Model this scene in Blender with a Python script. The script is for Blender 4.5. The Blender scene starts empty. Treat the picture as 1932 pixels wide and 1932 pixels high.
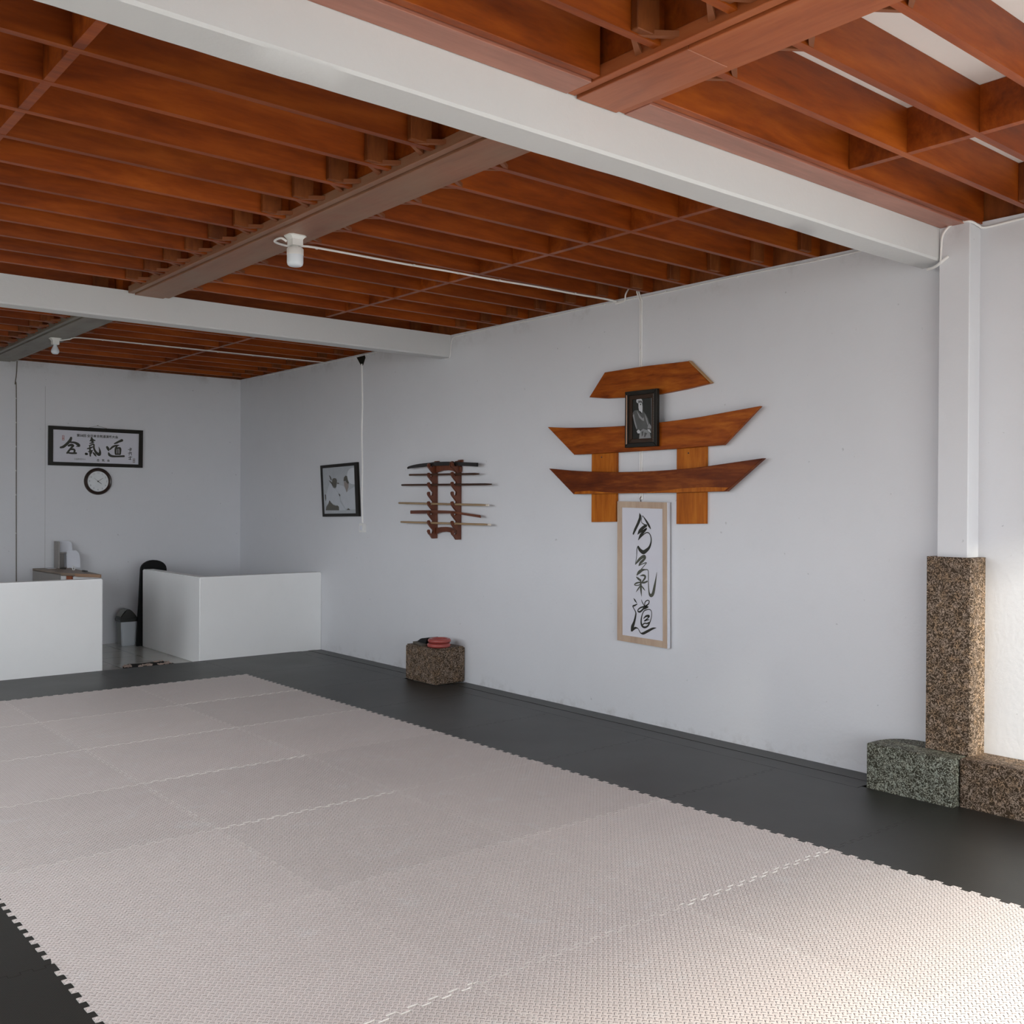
import bpy, bmesh, math, random
from mathutils import Vector, Matrix

random.seed(7)
S = bpy.context.scene
COL = S.collection
PI = math.pi

# ------------------------------------------------------------------ camera
cam_d = bpy.data.cameras.new('camera')
cam = bpy.data.objects.new('camera', cam_d)
COL.objects.link(cam)
_y, _p, _r = 0.6949, -0.0067, 0.0047
_f = Vector((math.sin(_y) * math.cos(_p), math.cos(_y) * math.cos(_p), math.sin(_p)))
_rt = Vector((math.cos(_y), -math.sin(_y), 0.0))
_up = _rt.cross(_f)
_r2 = _rt * math.cos(_r) + _up * math.sin(_r)
_u2 = -_rt * math.sin(_r) + _up * math.cos(_r)
M = Matrix((_r2, _u2, -_f)).transposed().to_4x4()
M.translation = Vector((0.0, 0.0, 1.515))
cam.matrix_world = M
cam_d.sensor_width = 36.0
cam_d.sensor_fit = 'HORIZONTAL'
cam_d.lens = 36.0 * 1905.75 / 1932.0
cam_d.clip_start = 0.02
cam_d.clip_end = 200
S.camera = cam

# ------------------------------------------------------------------ world, sun, daylight portals, exposure
W_STR, SUN_STR, EXPO = 4.1, 8.6, 0.33
world = bpy.data.worlds.new('sky')
S.world = world
world.use_nodes = True
wn, wl = world.node_tree.nodes, world.node_tree.links
wn.clear()
wo = wn.new('ShaderNodeOutputWorld')
wb = wn.new('ShaderNodeBackground')
wb.inputs['Color'].default_value = (0.90, 0.95, 1.0, 1)
wb.inputs['Strength'].default_value = W_STR
wl.new(wb.outputs[0], wo.inputs[0])

sd = bpy.data.lights.new('sun', 'SUN')
sd.energy = SUN_STR
sd.angle = math.radians(5.0)
sd.color = (1.0, 0.95, 0.80)
sun = bpy.data.objects.new('sun', sd)
COL.objects.link(sun)
sun.location = (-3, -8, 9)
sun.rotation_euler = Vector((0.16, 1.0, -0.45)).to_track_quat('-Z', 'Y').to_euler()


X1_ = 5.243


def portal(name, loc, direction, sx, sy):
    d = bpy.data.lights.new(name, 'AREA')
    d.shape = 'RECTANGLE'
    d.size, d.size_y = sx, sy
    d.cycles.is_portal = True
    o = bpy.data.objects.new(name, d)
    COL.objects.link(o)
    o.location = loc
    o.rotation_euler = Vector(direction).to_track_quat('-Z', 'Y').to_euler()


portal('portal_front', (2.45, -0.98, 1.38), (0, 1, 0), 5.5, 2.75)
portal('portal_right', (X1_ + 0.19, 0.30, 1.31), (-1, 0, 0), 2.4, 2.69)
portal('portal_side', (-0.54, 4.4, 1.80), (1, 0, 0), 3.0, 1.8)
portal('portal_side_far', (-0.54, 7.6, 1.80), (1, 0, 0), 2.0, 1.8)

S.view_settings.view_transform = 'Standard'
S.view_settings.look = 'None'
S.view_settings.gamma = 1.0
S.view_settings.use_curve_mapping = False
S.view_settings.exposure = EXPO
S.cycles.max_bounces = 10
S.cycles.diffuse_bounces = 6
S.cycles.glossy_bounces = 4
S.cycles.sample_clamp_indirect = 6.0
S.cycles.caustics_reflective = False
S.cycles.caustics_refractive = False
S.cycles.use_denoising = True

# ------------------------------------------------------------------ materials
def srgb(r, g, b):
    f = lambda c: (c / 255 / 12.92) if c / 255 <= 0.04045 else ((c / 255 + 0.055) / 1.055) ** 2.4
    return (f(r), f(g), f(b))


class NT:
    def __init__(self, name):
        self.m = bpy.data.materials.new(name)
        self.m.use_nodes = True
        self.t = self.m.node_tree
        self.n, self.l = self.t.nodes, self.t.links
        self.b = self.n['Principled BSDF']

    def new(self, kind, **kw):
        nd = self.n.new(kind)
        for k, v in kw.items():
            setattr(nd, k, v)
        return nd

    def sock(self, nd, name, v):
        if hasattr(v, 'is_output') or hasattr(v, 'links'):
            self.l.new(v, nd.inputs[name])
        else:
            nd.inputs[name].default_value = v

    def math(self, op, a, b=0.0, clamp=False):
        nd = self.new('ShaderNodeMath', operation=op, use_clamp=clamp)
        self.sock(nd, 0, a)
        self.sock(nd, 1, b)
        return nd.outputs[0]

    def obj(self):
        return self.new('ShaderNodeTexCoord').outputs['Object']

    def pos(self):
        return self.new('ShaderNodeNewGeometry').outputs['Position']

    def rand(self):
        return self.new('ShaderNodeObjectInfo').outputs['Random']

    def vscale(self, v, s, off=None):
        nd = self.new('ShaderNodeMapping')
        self.l.new(v, nd.inputs['Vector'])
        nd.inputs['Scale'].default_value = s
        if off is not None:
            c = self.new('ShaderNodeCombineXYZ')
            for i in range(3):
                self.l.new(off, c.inputs[i])
            self.l.new(c.outputs[0], nd.inputs['Location'])
        return nd.outputs[0]

    def noise(self, v, scale, detail=3.0, rough=0.55, dist=0.0):
        nd = self.new('ShaderNodeTexNoise')
        self.l.new(v, nd.inputs['Vector'])
        nd.inputs['Scale'].default_value = scale
        nd.inputs['Detail'].default_value = detail
        nd.inputs['Roughness'].default_value = rough
        nd.inputs['Distortion'].default_value = dist
        return nd.outputs[0]

    def ramp(self, f, stops):
        nd = self.new('ShaderNodeValToRGB')
        self.sock(nd, 0, f)
        e = nd.color_ramp.elements
        while len(e) < len(stops):
            e.new(0.5)
        for i, (p, c) in enumerate(stops):
            e[i].position = p
            e[i].color = (c[0], c[1], c[2], 1) if hasattr(c, '__len__') else (c, c, c, 1)
        return nd.outputs[0]

    def mix(self, f, a, b, mode='MIX'):
        nd = self.new('ShaderNodeMix', data_type='RGBA', blend_type=mode)
        self.sock(nd, 0, f)
        for i, v in ((6, a), (7, b)):
            if hasattr(v, 'links'):
                self.l.new(v, nd.inputs[i])
            else:
                nd.inputs[i].default_value = (v[0], v[1], v[2], 1)
        return nd.outputs[2]

    def bump(self, h, strength, dist):
        nd = self.new('ShaderNodeBump')
        self.l.new(h, nd.inputs['Height'])
        nd.inputs['Strength'].default_value = strength
        nd.inputs['Distance'].default_value = dist
        self.l.new(nd.outputs[0], self.b.inputs['Normal'])

    def fin(self, col, rough=0.6, spec=0.5, metal=0.0):
        self.sock(self.b, 'Roughness', rough)
        self.b.inputs['Specular IOR Level'].default_value = spec
        self.b.inputs['Metallic'].default_value = metal
        if hasattr(col, 'links'):
            self.l.new(col, self.b.inputs['Base Color'])
        else:
            self.b.inputs['Base Color'].default_value = (col[0], col[1], col[2], 1)
        return self.m


def plain(name, col, rough=0.5, spec=0.5, metal=0.0, var=0.08):
    t = NT(name)
    v = t.noise(t.obj(), 14.0, 3.0)
    c = t.mix(t.math('MULTIPLY', v, 1.0, True), [k * (1 - var) for k in col], [min(1, k * (1 + var)) for k in col])
    return t.fin(c, rough, spec, metal)


def paint(name, col, rough=0.55, stain=True, bump=0.25, dirt=(0.20, 0.16, 0.12)):
    t = NT(name)
    p = t.pos()
    big = t.noise(p, 0.9, 4.0, 0.6)
    fine = t.noise(p, 9.0, 5.0, 0.65)
    c = t.mix(big, [k * 0.93 for k in col], [min(1, k * 1.05) for k in col])
    c = t.mix(t.math('MULTIPLY', t.ramp(fine, [(0.55, 0.0), (0.8, 0.35)]), 0.25), c, [k * 0.75 for k in col])
    if stain:
        # specks, chips and water stains of their own shape
        sp = t.noise(p, 26.0, 2.0, 0.5)
        c = t.mix(t.ramp(sp, [(0.755, 0.0), (0.79, 0.55)]), c, [k * 0.55 for k in col])
        sx = t.new('ShaderNodeSeparateXYZ')
        t.l.new(p, sx.inputs[0])
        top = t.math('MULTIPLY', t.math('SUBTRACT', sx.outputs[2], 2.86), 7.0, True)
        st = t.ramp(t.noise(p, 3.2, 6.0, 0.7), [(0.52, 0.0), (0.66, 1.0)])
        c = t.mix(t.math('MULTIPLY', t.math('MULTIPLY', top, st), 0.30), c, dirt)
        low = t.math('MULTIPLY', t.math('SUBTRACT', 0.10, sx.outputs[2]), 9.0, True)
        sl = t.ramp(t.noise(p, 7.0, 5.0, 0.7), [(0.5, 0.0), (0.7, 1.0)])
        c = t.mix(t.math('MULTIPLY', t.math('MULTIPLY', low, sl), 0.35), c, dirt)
    t.bump(t.noise(p, 38.0, 4.0, 0.6), bump, 0.004)
    return t.fin(c, rough, 0.35)


def wood(name, c1, c2, c3, stretch, rough=0.42, spec=0.5, scale=1.0, contrast=1.0, knots=False, dust=None, varamp=0.35):
    t = NT(name)
    v = t.vscale(t.obj(), stretch, t.math('MULTIPLY', t.rand(), 37.0))
    a = t.noise(v, 3.2 * scale, 5.0, 0.62, 0.6)
    b = t.noise(v, 16.0 * scale, 3.0, 0.6, 0.2)
    f = t.math('ADD', t.math('MULTIPLY', a, 0.72), t.math('MULTIPLY', b, 0.28))
    c = t.ramp(f, [(0.5 - 0.17 / contrast, c1), (0.5, c2), (0.5 + 0.17 / contrast, c3)])
    hv = t.new('ShaderNodeHueSaturation')
    t.l.new(c, hv.inputs['Color'])
    t.l.new(t.math('ADD', t.math('MULTIPLY', t.rand(), varamp), 1.0 - varamp / 2), hv.inputs['Value'])
    c = hv.outputs[0]
    if knots:
        k = t.ramp(t.noise(t.obj(), 4.3, 1.0), [(0.70, 0.0), (0.74, 1.0)])
        c = t.mix(t.math('MULTIPLY', k, 0.6), c, [q * 0.5 for q in c1])
    if dust is not None:
        d = t.ramp(t.noise(t.pos(), 2.2, 5.0, 0.65), [(0.35, 0.0), (0.65, 1.0)])
        c = t.mix(t.math('MULTIPLY', d, 0.75), c, dust)
    t.bump(b, 0.15, 0.002)
    return t.fin(c, rough, spec)


def mat_foam(name, col, cell, bump, rough, dirt_amt, dirt_col, spec=0.4):
    t = NT(name)
    p = t.pos()
    sx = t.new('ShaderNodeSeparateXYZ')
    t.l.new(p, sx.inputs[0])
    k = 1.0 / (cell * math.sqrt(2))
    u = t.math('MULTIPLY', t.math('ADD', sx.outputs[0], sx.outputs[1]), k)
    v = t.math('MULTIPLY', t.math('SUBTRACT', sx.outputs[0], sx.outputs[1]), k)
    fu, fv = t.math('FLOOR', u), t.math('FLOOR', v)
    par = t.math('FLOORED_MODULO', t.math('ADD', fu, fv), 2.0)
    cu = t.math('ABSOLUTE', t.math('SUBTRACT', t.math('SUBTRACT', u, fu), 0.5))
    cv = t.math('ABSOLUTE', t.math('SUBTRACT', t.math('SUBTRACT', v, fv), 0.5))
    # each cell holds one rib, turned a quarter from its neighbours
    along = t.math('ADD', t.math('MULTIPLY', par, cu), t.math('MULTIPLY', t.math('SUBTRACT', 1.0, par), cv))
    across = t.math('ADD', t.math('MULTIPLY', par, cv), t.math('MULTIPLY', t.math('SUBTRACT', 1.0, par), cu))
    e1 = t.math('MULTIPLY', t.math('SUBTRACT', 0.46, along), 9.0, True)
    e2 = t.math('MULTIPLY', t.math('SUBTRACT', 0.26, across), 6.0, True)
    h = t.math('MULTIPLY', e1, e2)
    t.bump(h, bump, 0.006)
    n1 = t.noise(p, 1.1, 5.0, 0.62)
    n2 = t.noise(p, 6.0, 6.0, 0.7, 0.8)
    rv = t.math('ADD', t.math('MULTIPLY', t.rand(), 0.10), 0.95)
    c = t.mix(n1, [q * 0.90 for q in col], [q * 1.10 for q in col])
    hv = t.new('ShaderNodeHueSaturation')
    t.l.new(c, hv.inputs['Color'])
    t.l.new(rv, hv.inputs['Value'])
    c = hv.outputs[0]
    sc = t.math('MULTIPLY', t.ramp(n2, [(0.56, 0.0), (0.74, 1.0)]), dirt_amt)
    c = t.mix(sc, c, dirt_col)
    ro = t.math('ADD', t.math('MULTIPLY', n1, 0.16), rough - 0.08)
    return t.fin(c, ro, spec)


def stone(name, dark, light, warm, warm_amt):
    t = NT(name)
    p = t.obj()
    # washed chips: pale worm-shaped grains in a dark mortar
    w = t.noise(p, 58.0, 2.0, 0.45, 1.3)
    worm = t.math('ABSOLUTE', t.math('SUBTRACT', w, 0.5))
    f = t.ramp(worm, [(0.020, 1.0), (0.060, 0.0)])
    big = t.noise(p, 5.0, 3.0)
    wm = t.math('MULTIPLY', t.ramp(t.noise(p, 24.0, 1.0), [(0.44, 0.0), (0.64, 1.0)]), warm_amt)
    lt = t.mix(wm, light, warm)
    lt = t.mix(t.math('MULTIPLY', t.noise(p, 33.0, 0.0), 0.7), lt, [q * 0.55 for q in light])
    dk = t.mix(t.math('MULTIPLY', big, 0.6), dark, [q * 0.16 for q in warm])
    c = t.mix(f, dk, lt)
    t.bump(f, 0.5, 0.006)
    return t.fin(c, 0.65, 0.3)


def tile_mat(name):
    t = NT(name)
    b = t.new('ShaderNodeTexBrick')
    b.offset = 0.0
    b.squash = 1.0
    t.l.new(t.vscale(t.pos(), (1, 1, 1)), b.inputs['Vector'])
    b.inputs['Color1'].default_value = (0.56, 0.56, 0.53, 1)
    b.inputs['Color2'].default_value = (0.60, 0.60, 0.57, 1)
    b.inputs['Mortar'].default_value = (0.16, 0.15, 0.13, 1)
    b.inputs['Scale'].default_value = 1.0
    b.inputs['Mortar Size'].default_value = 0.004
    b.inputs['Brick Width'].default_value = 0.4
    b.inputs['Row Height'].default_value = 0.4
    mp = b.inputs['Vector'].links[0].from_node
    mp.inputs['Location'].default_value = (0.35, 0.10, 0)
    c = t.mix(t.math('MULTIPLY', t.noise(t.pos(), 5.0, 4.0), 0.3), b.outputs['Color'], (0.42, 0.40, 0.36))
    return t.fin(c, 0.12, 0.55)


WALL = paint('white_wall_paint', (0.71, 0.718, 0.745))
BEAMP = paint('white_beam_paint', (0.635, 0.64, 0.64), 0.55, False, 0.4)
PARTP = paint('white_partition_paint', (0.90, 0.905, 0.90), 0.5, False, 0.15)
CEIL = paint('white_board', (0.90, 0.89, 0.88), 0.6, False, 0.05)
JOIST = wood('red_brown_stained_wood', (0.135, 0.024, 0.0030), (0.238, 0.046, 0.0042), (0.35, 0.080, 0.008), (0.35, 3.0, 2.2), 0.42, 0.28)
BLOCKW = wood('brown_block_wood', (0.11, 0.026, 0.006), (0.17, 0.045, 0.009), (0.23, 0.066, 0.014), (3.0, 3.0, 0.8), 0.55, 0.25)
BEAMW = wood('red_brown_beam_wood', (0.25, 0.060, 0.017), (0.34, 0.090, 0.027), (0.40, 0.12, 0.040), (3.0, 0.35, 3.0), 0.42, 0.3, varamp=0.12)
BEAMD = wood('dusty_beam_wood', (0.19, 0.066, 0.030), (0.26, 0.10, 0.050), (0.32, 0.135, 0.072), (3.0, 0.35, 3.0), 0.42, 0.35, dust=(0.25, 0.155, 0.095), varamp=0.1)
BEAMG = wood('grey_dusty_beam_wood', (0.13, 0.10, 0.075), (0.18, 0.15, 0.115), (0.24, 0.20, 0.16), (3.0, 0.35, 3.0), 0.45, 0.5, dust=(0.23, 0.22, 0.18), varamp=0.1)
BOARDP = wood('pinkish_edge_board', (0.25, 0.088, 0.055), (0.33, 0.125, 0.08), (0.40, 0.16, 0.105), (0.35, 3.0, 3.0), 0.33, 0.6, varamp=0.1)
PATCHW = wood('fresh_orange_wood', (0.26, 0.065, 0.020), (0.34, 0.095, 0.032), (0.40, 0.12, 0.045), (3.0, 0.35, 3.0), 0.38, 0.5, varamp=0.05)
HANG = plain('dusty_gusset_wood', (0.22, 0.072, 0.028), 0.5, 0.25)
TORII = wood('orange_varnished_wood', (0.16, 0.029, 0.003), (0.31, 0.068, 0.006), (0.46, 0.13, 0.012), (2.6, 0.45, 3.2), 0.40, 0.12, 1.1, 1.1, varamp=0.1)
TORIID = wood('dark_orange_varnished_wood', (0.075, 0.013, 0.003), (0.155, 0.032, 0.005), (0.32, 0.085, 0.012), (2.6, 0.40, 2.6), 0.40, 0.12, 1.0, 1.0, False, varamp=0.1)
TORIIV = wood('orange_post_wood', (0.27, 0.066, 0.005), (0.41, 0.110, 0.008), (0.53, 0.17, 0.016), (2.6, 4.0, 0.4), 0.40, 0.12, 1.1, 1.0, varamp=0.1)
SAPW = plain('pale_sapwood', (0.48, 0.27, 0.11), 0.5)
RACK = wood('dark_red_rack_wood', (0.085, 0.022, 0.010), (0.13, 0.034, 0.014), (0.18, 0.052, 0.022), (3, 3, 0.6), 0.4, 0.5)
BLACKL = plain('black_lacquer', (0.012, 0.010, 0.009), 0.22, 0.5)
DARKST = wood('dark_stick_wood', (0.035, 0.015, 0.008), (0.060, 0.026, 0.013), (0.09, 0.040, 0.020), (3, 0.4, 3), 0.38)
REDST = wood('red_brown_stick_wood', (0.07, 0.020, 0.010), (0.12, 0.034, 0.015), (0.16, 0.05, 0.02), (3, 0.4, 3), 0.38)
PALEST = wood('pale_tan_stick_wood', (0.27, 0.18, 0.10), (0.36, 0.25, 0.14), (0.43, 0.31, 0.19), (3, 0.4, 3), 0.42)
PALEEND = plain('pale_cut_end', (0.75, 0.68, 0.58), 0.6)
BLACKF = plain('black_frame', (0.014, 0.012, 0.009), 0.35, 0.2)
BROWNF = plain('dark_brown_frame', (0.036, 0.017, 0.008), 0.30, 0.25)
GOLDF = plain('gilded_inner_strip', (0.50, 0.30, 0.20), 0.35, 0.5)
BEAD = plain('dull_silver_beading', (0.22, 0.19, 0.16), 0.4)
BEIGEF = wood('pale_unpainted_wood', (0.40, 0.28, 0.20), (0.48, 0.35, 0.255), (0.55, 0.42, 0.31), (2.5, 2.5, 0.5), 0.55, 0.35, varamp=0.05)
PAPER = plain('white_paper', (0.66, 0.66, 0.72), 0.75, 0.2, 0, 0.02)
PAPERW = plain('paper_sheet', (0.72, 0.74, 0.80), 0.7, 0.3, 0, 0.03)
PRINTW = plain('grey_white_print', (0.62, 0.62, 0.65), 0.3, 0.5, 0, 0.04)
INK = plain('black_ink', (0.022, 0.022, 0.016), 0.6, 0.3)
INKG = plain('grey_green_ink', (0.075, 0.078, 0.058), 0.6, 0.3)
INKS = plain('faded_black_ink', (0.045, 0.045, 0.035), 0.6, 0.3)
REDINK = plain('red_seal_ink', (0.42, 0.10, 0.07), 0.6, 0.3)
BRINK = plain('brown_seal_ink', (0.16, 0.10, 0.08), 0.6, 0.3)
WHITEP = plain('white_plastic', (0.80, 0.80, 0.78), 0.35, 0.5, 0, 0.03)
FROST = plain('frosted_bulb_plastic', (0.74, 0.79, 0.84), 0.25, 0.5, 0, 0.02)
CABLE = plain('white_cable_sheath', (0.87, 0.86, 0.84), 0.45, 0.4, 0, 0.05)
CABLED = plain('dusty_cable_sheath', (0.16, 0.14, 0.11), 0.6, 0.3)
MATP = mat_foam('pinkish_grey_foam', (0.68, 0.605, 0.575), 0.0170, 0.95, 0.52, 0.36, (0.76, 0.76, 0.76))
MATPE = plain('pale_foam_cut_edge', (0.93, 0.89, 0.84), 0.7, 0.3)
MATB = mat_foam('black_foam', (0.015, 0.015, 0.012), 0.0085, 0.10, 0.44, 0.03, (0.08, 0.08, 0.07), 0.75)
MATBE = plain('black_foam_cut_edge', (0.022, 0.020, 0.018), 0.8, 0.3)
STONEG = stone('green_grey_pebble_wash', (0.030, 0.031, 0.019), (0.46, 0.49, 0.41), (0.42, 0.34, 0.22), 0.25)
STONEB = stone('brown_pebble_wash', (0.032, 0.019, 0.009), (0.42, 0.32, 0.25), (0.44, 0.26, 0.12), 0.6)
TILE = tile_mat('glossy_floor_tile')
CONC = paint('grey_concrete', (0.36, 0.35, 0.33), 0.8, False, 0.4)
PAVE = paint('pale_paving', (0.42, 0.41, 0.39), 0.8, False, 0.3)
YARD = paint('dark_packed_earth', (0.20, 0.19, 0.16), 0.9, False, 0.4)
LAMIN = plain('grey_laminate', (0.31, 0.29, 0.27), 0.5)
CREAM = plain('cream_panel', (0.72, 0.72, 0.72), 0.5)
DOORW = plain('red_brown_door', (0.30, 0.085, 0.035), 0.4)
TOPW = plain('tan_desk_edge', (0.36, 0.22, 0.14), 0.45)
DESKTOP = plain('brown_desk_top', (0.25, 0.19, 0.14), 0.5)
BLACKM = plain('black_vinyl', (0.006, 0.006, 0.006), 0.6, 0.2)
BLACKP = plain('black_plastic', (0.025, 0.025, 0.022), 0.3, 0.5)
BINW = plain('silver_grey_plastic', (0.60, 0.64, 0.68), 0.28, 0.5, 0.0, 0.03)
BINS = plain('grey_plastic_side', (0.22, 0.23, 0.21), 0.3, 0.5)
REDR = plain('glossy_red_rubber', (0.34, 0.065, 0.055), 0.32, 0.5)
RUGD = plain('black_rug', (0.014, 0.012, 0.011), 0.9, 0.2)
RUGT = plain('tan_rug_tuft', (0.36, 0.28, 0.24), 0.9, 0.2)
CLOCKR = plain('dark_brown_clock_rim', (0.035, 0.020, 0.015), 0.28, 0.5)
CLOCKF = plain('white_clock_face', (0.74, 0.77, 0.79), 0.4)
CLOCKN = plain('grey_clock_numerals', (0.30, 0.32, 0.34), 0.5)
DIRTD = plain('dark_hole', (0.02, 0.017, 0.012), 0.9, 0.1)
P_BG = plain('dark_photo_backdrop', (0.030, 0.032, 0.029), 0.25, 0.25)
P_DK = plain('dark_photo_grey', (0.022, 0.022, 0.020), 0.25, 0.25)
P_MD = plain('mid_photo_grey', (0.105, 0.108, 0.105), 0.25, 0.25, 0, 0.3)
P_LT = plain('light_photo_grey', (0.27, 0.275, 0.28), 0.25, 0.25, 0, 0.25)
P_WH = plain('pale_photo_grey', (0.55, 0.56, 0.58), 0.25, 0.25, 0, 0.15)
S_GR = plain('pale_print_grey', (0.40, 0.425, 0.45), 0.25, 0.5, 0, 0.12)
S_WH = plain('print_white', (0.50, 0.53, 0.57), 0.25, 0.5, 0, 0.08)
S_RD = plain('pale_round_patch', (0.60, 0.63, 0.66), 0.25, 0.5, 0, 0.04)
S_DK = plain('print_dark_olive', (0.085, 0.080, 0.062), 0.25, 0.5, 0, 0.1)
S_SK = plain('print_skin_grey', (0.26, 0.225, 0.205), 0.25, 0.5, 0, 0.15)

# ------------------------------------------------------------------ helpers
def tag(o, label=None, cat=None, group=None, kind=None):
    if label:
        o['label'] = label
    if cat:
        o['category'] = cat
    if group:
        o['group'] = group
    if kind:
        o['kind'] = kind
    return o


def thing(name, loc, label, cat, group=None):
    o = bpy.data.objects.new(name, None)
    o.empty_display_size = 0.1
    COL.objects.link(o)
    o.location = loc
    return tag(o, label, cat, group)


def wloc(o):
    v = Vector((0, 0, 0))
    while o is not None:
        v = v + Vector(o.location)
        o = o.parent
    return v


def obj(name, bm, mat, parent=None, origin=None, smooth=False):
    """bm holds world coordinates; the object's origin goes to `origin`."""
    if origin is None:
        if parent is not None:
            origin = wloc(parent)
        else:
            xs = [v.co for v in bm.verts]
            lo = Vector((min(c.x for c in xs), min(c.y for c in xs), min(c.z for c in xs)))
            hi = Vector((max(c.x for c in xs), max(c.y for c in xs), max(c.z for c in xs)))
            origin = Vector(((lo.x + hi.x) / 2, (lo.y + hi.y) / 2, lo.z))
    origin = Vector(origin)
    bm.normal_update()
    for v in bm.verts:
        v.co -= origin
    me = bpy.data.meshes.new(name)
    bm.to_mesh(me)
    bm.free()
    for m in (mat if isinstance(mat, (list, tuple)) else [mat]):
        me.materials.append(m)
    if smooth:
        for p in me.polygons:
            p.use_smooth = True
        try:
            me.set_sharp_from_angle(angle=math.radians(40))
        except Exception:
            pass
    o = bpy.data.objects.new(name, me)
    COL.objects.link(o)
    if parent is not None:
        o.parent = parent
        o.location = origin - wloc(parent)
    else:
        o.location = origin
    return o


def B():
    return bmesh.new()


def box(bm, a, b, mi=0):
    x0, y0, z0 = [min(p, q) for p, q in zip(a, b)]
    x1, y1, z1 = [max(p, q) for p, q in zip(a, b)]
    v = [bm.verts.new(c) for c in ((x0, y0, z0), (x1, y0, z0), (x1, y1, z0), (x0, y1, z0),
                                  (x0, y0, z1), (x1, y0, z1), (x1, y1, z1), (x0, y1, z1))]
    for f in ((0, 3, 2, 1), (4, 5, 6, 7), (0, 1, 5, 4), (1, 2, 6, 5), (2, 3, 7, 6), (3, 0, 4, 7)):
        bm.faces.new([v[i] for i in f]).material_index = mi
    return bm


def bbox(a, b, bev=0.004, seg=1):
    bm = box(B(), a, b)
    bmesh.ops.bevel(bm, geom=bm.edges[:], offset=bev, segments=seg, affect='EDGES')
    return bm


def prism(bm, pts, axis, v0, v1, mi=0, mside=None):
    """extrude a 2-D outline along an axis; pts are the two other coordinates in order."""
    i = 'xyz'.index(axis)
    def mk(p, v):
        c = list(p)
        c.insert(i, v)
        return bm.verts.new(c)
    a = [mk(p, v0) for p in pts]
    b = [mk(p, v1) for p in pts]
    n = len(pts)
    bm.faces.new(a[::-1]).material_index = mi
    bm.faces.new(b).material_index = mi
    for k in range(n):
        bm.faces.new((a[k], a[(k + 1) % n], b[(k + 1) % n], b[k])).material_index = mi if mside is None else mside
    bmesh.ops.recalc_face_normals(bm, faces=bm.faces[:])
    return bm


def tube(bm, pts, r, seg=8, closed=False, cap=True):
    pts = [Vector(p) for p in pts]
    n = len(pts)
    rings = []
    prev = None
    for i, p in enumerate(pts):
        if closed:
            t = (pts[(i + 1) % n] - pts[i - 1]).normalized()
        else:
            t = (pts[min(i + 1, n - 1)] - pts[max(i - 1, 0)]).normalized()
        if prev is None:
            u = t.orthogonal().normalized()
        else:
            u = (prev - t * prev.dot(t)).normalized()
        prev = u
        w = t.cross(u)
        rr = r[i] if isinstance(r, (list, tuple)) else r
        rings.append([bm.verts.new(p + (u * math.cos(2 * PI * k / seg) + w * math.sin(2 * PI * k / seg)) * rr) for k in range(seg)])
    for i in range(n if closed else n - 1):
        a, b = rings[i], rings[(i + 1) % n]
        for k in range(seg):
            bm.faces.new((a[k], a[(k + 1) % seg], b[(k + 1) % seg], b[k]))
    if cap and not closed:
        bm.faces.new(rings[0][::-1])
        bm.faces.new(rings[-1])
    return bm


def lathe(bm, prof, c, seg=24):
    """prof: (radius, z) from one end to the other, turned round the vertical through c."""
    rings = []
    for r, z in prof:
        if r < 1e-5:
            rings.append([bm.verts.new((c[0], c[1], z))])
        else:
            rings.append([bm.verts.new((c[0] + r * math.cos(2 * PI * k / seg), c[1] + r * math.sin(2 * PI * k / seg), z)) for k in range(seg)])
    for a, b in zip(rings, rings[1:]):
        for k in range(seg):
            k2 = (k + 1) % seg
            if len(a) == 1 and len(b) == 1:
                continue
            if len(a) == 1:
                bm.faces.new((a[0], b[k], b[k2]))
            elif len(b) == 1:
                bm.faces.new((a[k], b[0], a[k2]))
            else:
                bm.faces.new((a[k], b[k], b[k2], a[k2]))
    bmesh.ops.recalc_face_normals(bm, faces=bm.faces[:])
    return bm


def spline(pts, sub=6):
    out = []
    n = len(pts)
    for i in range(n - 1):
        p0, p1, p2, p3 = pts[max(i - 1, 0)], pts[i], pts[i + 1], pts[min(i + 2, n - 1)]
        for k in range(sub):
            t = k / sub
            out.append([0.5 * (2 * b + (c - a) * t + (2 * a - 5 * b + 4 * c - d) * t * t + (3 * b - a - 3 * c + d) * t ** 3)
                        for a, b, c, d in zip(p0, p1, p2, p3)])
    out.append(list(pts[-1]))
    return out


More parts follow.
